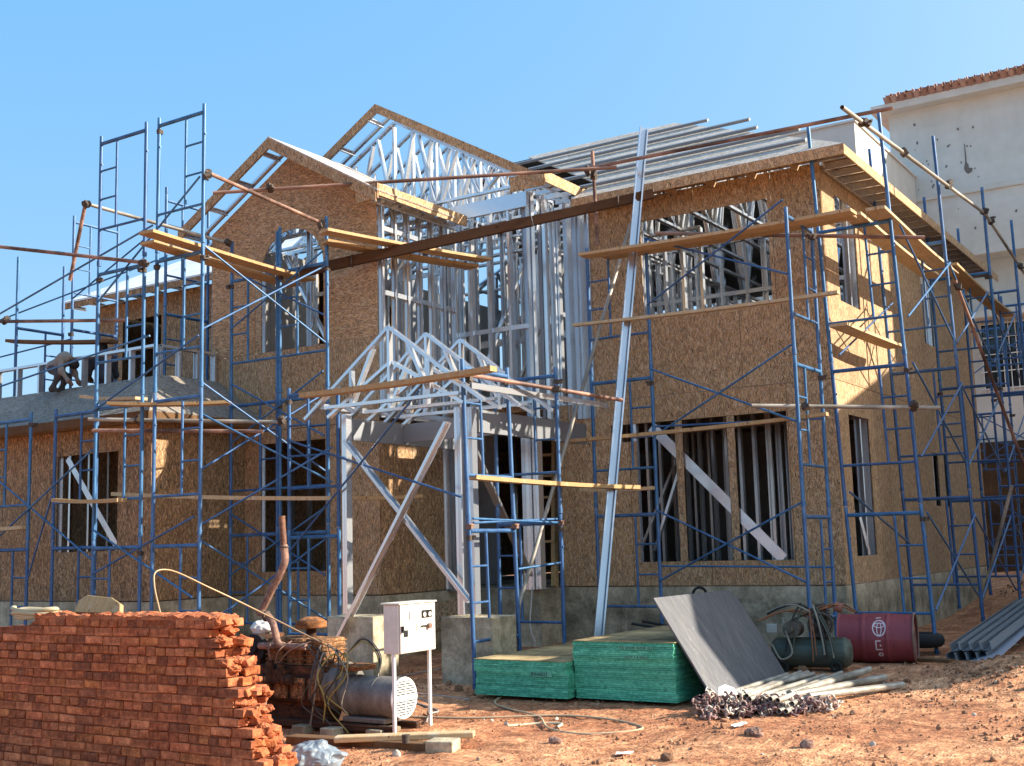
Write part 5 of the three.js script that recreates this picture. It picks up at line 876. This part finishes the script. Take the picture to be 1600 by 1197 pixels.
// ---------------------------------------------------------------- loose soil and rubble
seed = 3300;
{
  const g = new THREE.IcosahedronGeometry(1, 1), p = g.attributes.position; for (let i = 0; i < p.count; i++) { const v = V(p.getX(i), p.getY(i), p.getZ(i)), q = 1 + 0.6 * fbm(v.x * 1.7, v.y * 1.7, v.z * 1.7); p.setXYZ(i, v.x * q, v.y * q * 0.7, v.z * q); } g.computeVertexNormals();
  const n = 15000, im = new THREE.InstancedMesh(g, M({ color: 0xffffff, roughness: 1 }), n); const o = new THREE.Object3D(), col = new THREE.Color();
  for (let i = 0; i < n; i++) {
    let x, z, k = 0; do { x = rr(-5, 4.5); z = rr(0.5, 11.5); k++; } while (k < 6 && fbm(x * 0.8, z * 0.8, 50) + 0.35 * fbm(x * 3, z * 3, 51) < 0.02 + rnd() * 0.2);
    if (i < 700) { x = 2.7 + rr(-1, 1) * rr(0.2, 1); z = 2.4 + rr(-1, 1); } else if (i < 1000) { x = rr(0.3, 1.9); z = rr(-11, -7.5); }
    const s = 0.003 + 0.016 * Math.pow(rnd(), 5) + (i < 1000 ? 0.02 * rnd() * rnd() : 0) + (rnd() < 0.004 ? 0.03 : 0);
    o.position.set(x, groundY(x, z) + s * 0.3, z); o.rotation.set(rr(0, 6), rr(0, 6), rr(0, 6)); o.scale.set(s * rr(0.7, 1.5), s, s * rr(0.7, 1.5)); o.updateMatrix(); im.setMatrixAt(i, o.matrix);
    const t = rnd(); const bq = rr(0.6, 1.25); t < 0.9 ? col.setRGB(0.30 * bq, 0.15 * bq, 0.08 * bq) : t < 0.97 ? col.setRGB(0.36, 0.25, 0.16) : col.setRGB(0.45, 0.40, 0.33); im.setColorAt(i, col);
  }
  im.name = 'soil_clods'; im.castShadow = im.receiveShadow = true; im.userData = { kind: 'stuff', label: 'loose red soil clods and gravel scattered over the yard', category: 'soil' }; scene.add(im);
}
for (const [x, z, s, l] of [[-0.35, 6.9, 0.05, 'small reddish brick lump on the sunlit ground near the cable loop'], [0.95, 7.6, 0.06, 'dark clod beside the white paper scrap'], [1.05, 6.0, 0.06, 'reddish stone in front of the coupler heap'], [1.6, 6.3, 0.05, 'rough stone on the open sunlit ground']]) {
  const g = smoothIco(s, 3), p = g.attributes.position; for (let i = 0; i < p.count; i++) { const v = V(p.getX(i), p.getY(i), p.getZ(i)), q = 1 + 0.8 * fbm(v.x * 18 + x, v.y * 18, v.z * 18); p.setXYZ(i, v.x * q * 1.3, v.y * q * 0.8, v.z * q); } g.computeVertexNormals(); single('stone', boxUV(g, 4), M({ map: texRust, roughness: 1 }), l, 'stone', [x, groundY(x, z) + s * 0.3, z]);
}
for (const [x, z, a, l] of [[0.35, 7.0, 0.3, 'white scrap of paper on the sunlit ground'], [0.75, 5.6, 1.2, 'small white rag in front of the coupler heap'], [1.9, -0.5, 0.8, 'white scrap near the steel channel heap']]) {
  const g = new THREE.PlaneGeometry(0.14, 0.08, 8, 6), p = g.attributes.position; for (let i = 0; i < p.count; i++) p.setZ(i, 0.02 + 0.02 * fbm(p.getX(i) * 30, p.getY(i) * 30, x)); g.rotateX(-Math.PI / 2); g.computeVertexNormals(); single('paper_scrap', g, M({ color: 0xf2f0ea, roughness: 0.8, side: THREE.DoubleSide }), l, 'scrap', [x, groundY(x, z) + 0.004, z], [0.1, a, 0.05]);
}
// ---------------------------------------------------------------- greenery glimpsed through the doorway
{
  const t = thing('tree', 'green leafy tree glimpsed through the dark doorway', 'tree', [-11.5, -0.9, -13]);
  span(t, 'trunk', unitTube(0.16, 8), OLDWOOD, [0, 0, 0], [0.1, 2.4, 0]);
  const lg = new THREE.PlaneGeometry(0.18, 0.12); const n = 2600, im = new THREE.InstancedMesh(lg, M({ color: 0x6f8f3a, roughness: 0.8, side: THREE.DoubleSide }), n), o = new THREE.Object3D(); seed = 71;
  for (let i = 0; i < n; i++) { const c = [rr(-1.6, 1.6), rr(1.4, 3.8), rr(-1.6, 1.6)]; o.position.set(c[0], c[1] + 0.4 * fbm(c[0], c[2], 3), c[2]); o.rotation.set(rr(0, 6), rr(0, 6), rr(0, 6)); o.scale.setScalar(rr(0.6, 1.4)); o.updateMatrix(); im.setMatrixAt(i, o.matrix); }
  im.name = 'crown'; im.userData = { kind: 'stuff' }; im.castShadow = im.receiveShadow = true; t.add(im);
}
// ---------------------------------------------------------------- workers on the terrace
function person(label, pos, turn, J, bones, cols) {          // J: joints {name:[x,y,z,r]}, bones: [a,b,colourKey]
  const R = 72, mc = new MarchingCubes(R, M({}), false, false, 120000); mc.isolation = 0;
  const S = 1.0, c0 = [0, 0.75, 0];
  const f = mc.field, keyOf = (p) => { let best = 1e9, kk = null; for (const [a, b, k] of bones) { const d = cap(p, J[a], J[b]); if (d < best) { best = d; kk = k; } } return kk; };
  function cap(p, A, B) { const bx = B[0] - A[0], by = B[1] - A[1], bz = B[2] - A[2], px = p[0] - A[0], py = p[1] - A[1], pz = p[2] - A[2]; const L = bx * bx + by * by + bz * bz || 1e-9; const t = Math.max(0, Math.min(1, (px * bx + py * by + pz * bz) / L)); return Math.hypot(px - bx * t, py - by * t, pz - bz * t) - (A[3] + (B[3] - A[3]) * t); }
  for (let z = 0; z < R; z++) for (let y = 0; y < R; y++) for (let x = 0; x < R; x++) {
    const p = [(x - R / 2) / (R / 2) * S + c0[0], (y - R / 2) / (R / 2) * S + c0[1], (z - R / 2) / (R / 2) * S + c0[2]]; let e = 0; const k = 42;
    for (const [a, b] of bones) e += Math.exp(-k * cap(p, J[a], J[b]));
    f[z * R * R + y * R + x] = Math.log(e) / k;
  }
  mc.update(); const n = mc.count, pos2 = new Float32Array(n * 3), nor = new Float32Array(n * 3), col = new Float32Array(n * 3);
  for (let i = 0; i < n; i++) { const q = [mc.positionArray[i * 3] * S + c0[0], mc.positionArray[i * 3 + 1] * S + c0[1], mc.positionArray[i * 3 + 2] * S + c0[2]]; pos2.set(q, i * 3); nor.set([mc.normalArray[i * 3], mc.normalArray[i * 3 + 1], mc.normalArray[i * 3 + 2]], i * 3); col.set(cols[keyOf(q)], i * 3); }
  const g = new THREE.BufferGeometry(); g.setAttribute('position', new THREE.BufferAttribute(pos2, 3)); g.setAttribute('color', new THREE.BufferAttribute(col, 3)); g.computeVertexNormals();
  const t = thing('person', label, 'person', pos, turn, undefined); t.scale.setScalar(0.86); part(t, 'body', g, M({ vertexColors: true, roughness: 0.85 })); return t;
}
const SK = [0.16, 0.085, 0.05], HAIR = [0.012, 0.01, 0.009];
person('crouching worker in a beige jacket bending over at the terrace edge', [-11.05, 3.22, 3.9], 0.3, {
  hip: [-0.2, 0.46, 0, 0.105], chest: [0.04, 0.60, 0, 0.115], neck: [0.15, 0.575, 0, 0.05], head: [0.235, 0.51, 0.01, 0.072], crown: [0.27, 0.475, 0.01, 0.072],
  kl: [0.02, 0.28, 0.13, 0.062], al: [-0.14, 0.04, 0.12, 0.04], fl: [0.0, 0.015, 0.13, 0.034], kr: [0.0, 0.28, -0.13, 0.062], ar: [-0.14, 0.04, -0.12, 0.04], fr: [0.0, 0.015, -0.12, 0.034],
  sl: [0.06, 0.6, 0.15, 0.06], el: [0.12, 0.36, 0.21, 0.042], wl: [0.24, 0.16, 0.15, 0.03], hl: [0.29, 0.1, 0.12, 0.03], sr: [0.06, 0.6, -0.15, 0.06], er: [0.12, 0.36, -0.2, 0.042], wr: [0.25, 0.18, -0.12, 0.03], hr: [0.3, 0.12, -0.1, 0.03]
}, [['hip', 'chest', 'c'], ['chest', 'neck', 'c'], ['neck', 'head', 's'], ['head', 'crown', 'h'], ['hip', 'kl', 't'], ['kl', 'al', 't'], ['al', 'fl', 'b'], ['hip', 'kr', 't'], ['kr', 'ar', 't'], ['ar', 'fr', 'b'], ['chest', 'sl', 'c'], ['sl', 'el', 'c'], ['el', 'wl', 'c'], ['wl', 'hl', 's'], ['chest', 'sr', 'c'], ['sr', 'er', 'c'], ['er', 'wr', 'c'], ['wr', 'hr', 's']], { c: [0.23, 0.205, 0.18], s: SK, h: HAIR, t: [0.055, 0.052, 0.055], b: [0.04, 0.035, 0.03] });
person('worker in dark clothes stooping behind the terrace stud rail', [-10.72, 2.82, 3.38], 2.7, {
  hip: [-0.1, 0.72, 0, 0.13], chest: [0.06, 1.06, 0, 0.15], neck: [0.14, 1.2, 0, 0.06], head: [0.19, 1.3, 0, 0.095], crown: [0.17, 1.36, 0, 0.095],
  kl: [0.1, 0.42, 0.12, 0.075], al: [-0.08, 0.06, 0.13, 0.05], fl: [0.1, 0.02, 0.13, 0.04], kr: [0.06, 0.4, -0.12, 0.075], ar: [-0.12, 0.06, -0.12, 0.05], fr: [0.06, 0.02, -0.12, 0.04],
  sl: [0.05, 1.1, 0.18, 0.075], el: [0.12, 0.82, 0.25, 0.05], wl: [0.35, 0.76, 0.18, 0.037], hl: [0.42, 0.76, 0.14, 0.037], sr: [0.05, 1.1, -0.18, 0.075], er: [0.12, 0.82, -0.25, 0.05], wr: [0.34, 0.74, -0.16, 0.037], hr: [0.41, 0.74, -0.12, 0.037]
}, [['hip', 'chest', 'c'], ['chest', 'neck', 'c'], ['neck', 'head', 's'], ['head', 'crown', 'h'], ['hip', 'kl', 't'], ['kl', 'al', 't'], ['al', 'fl', 'b'], ['hip', 'kr', 't'], ['kr', 'ar', 't'], ['ar', 'fr', 'b'], ['chest', 'sl', 'c'], ['sl', 'el', 'c'], ['el', 'wl', 's'], ['wl', 'hl', 's'], ['chest', 'sr', 'c'], ['sr', 'er', 'c'], ['er', 'wr', 's'], ['wr', 'hr', 's']], { c: [0.03, 0.03, 0.04], s: SK, h: HAIR, t: [0.04, 0.05, 0.08], b: [0.03, 0.03, 0.03] });

renderer.render(scene, camera);
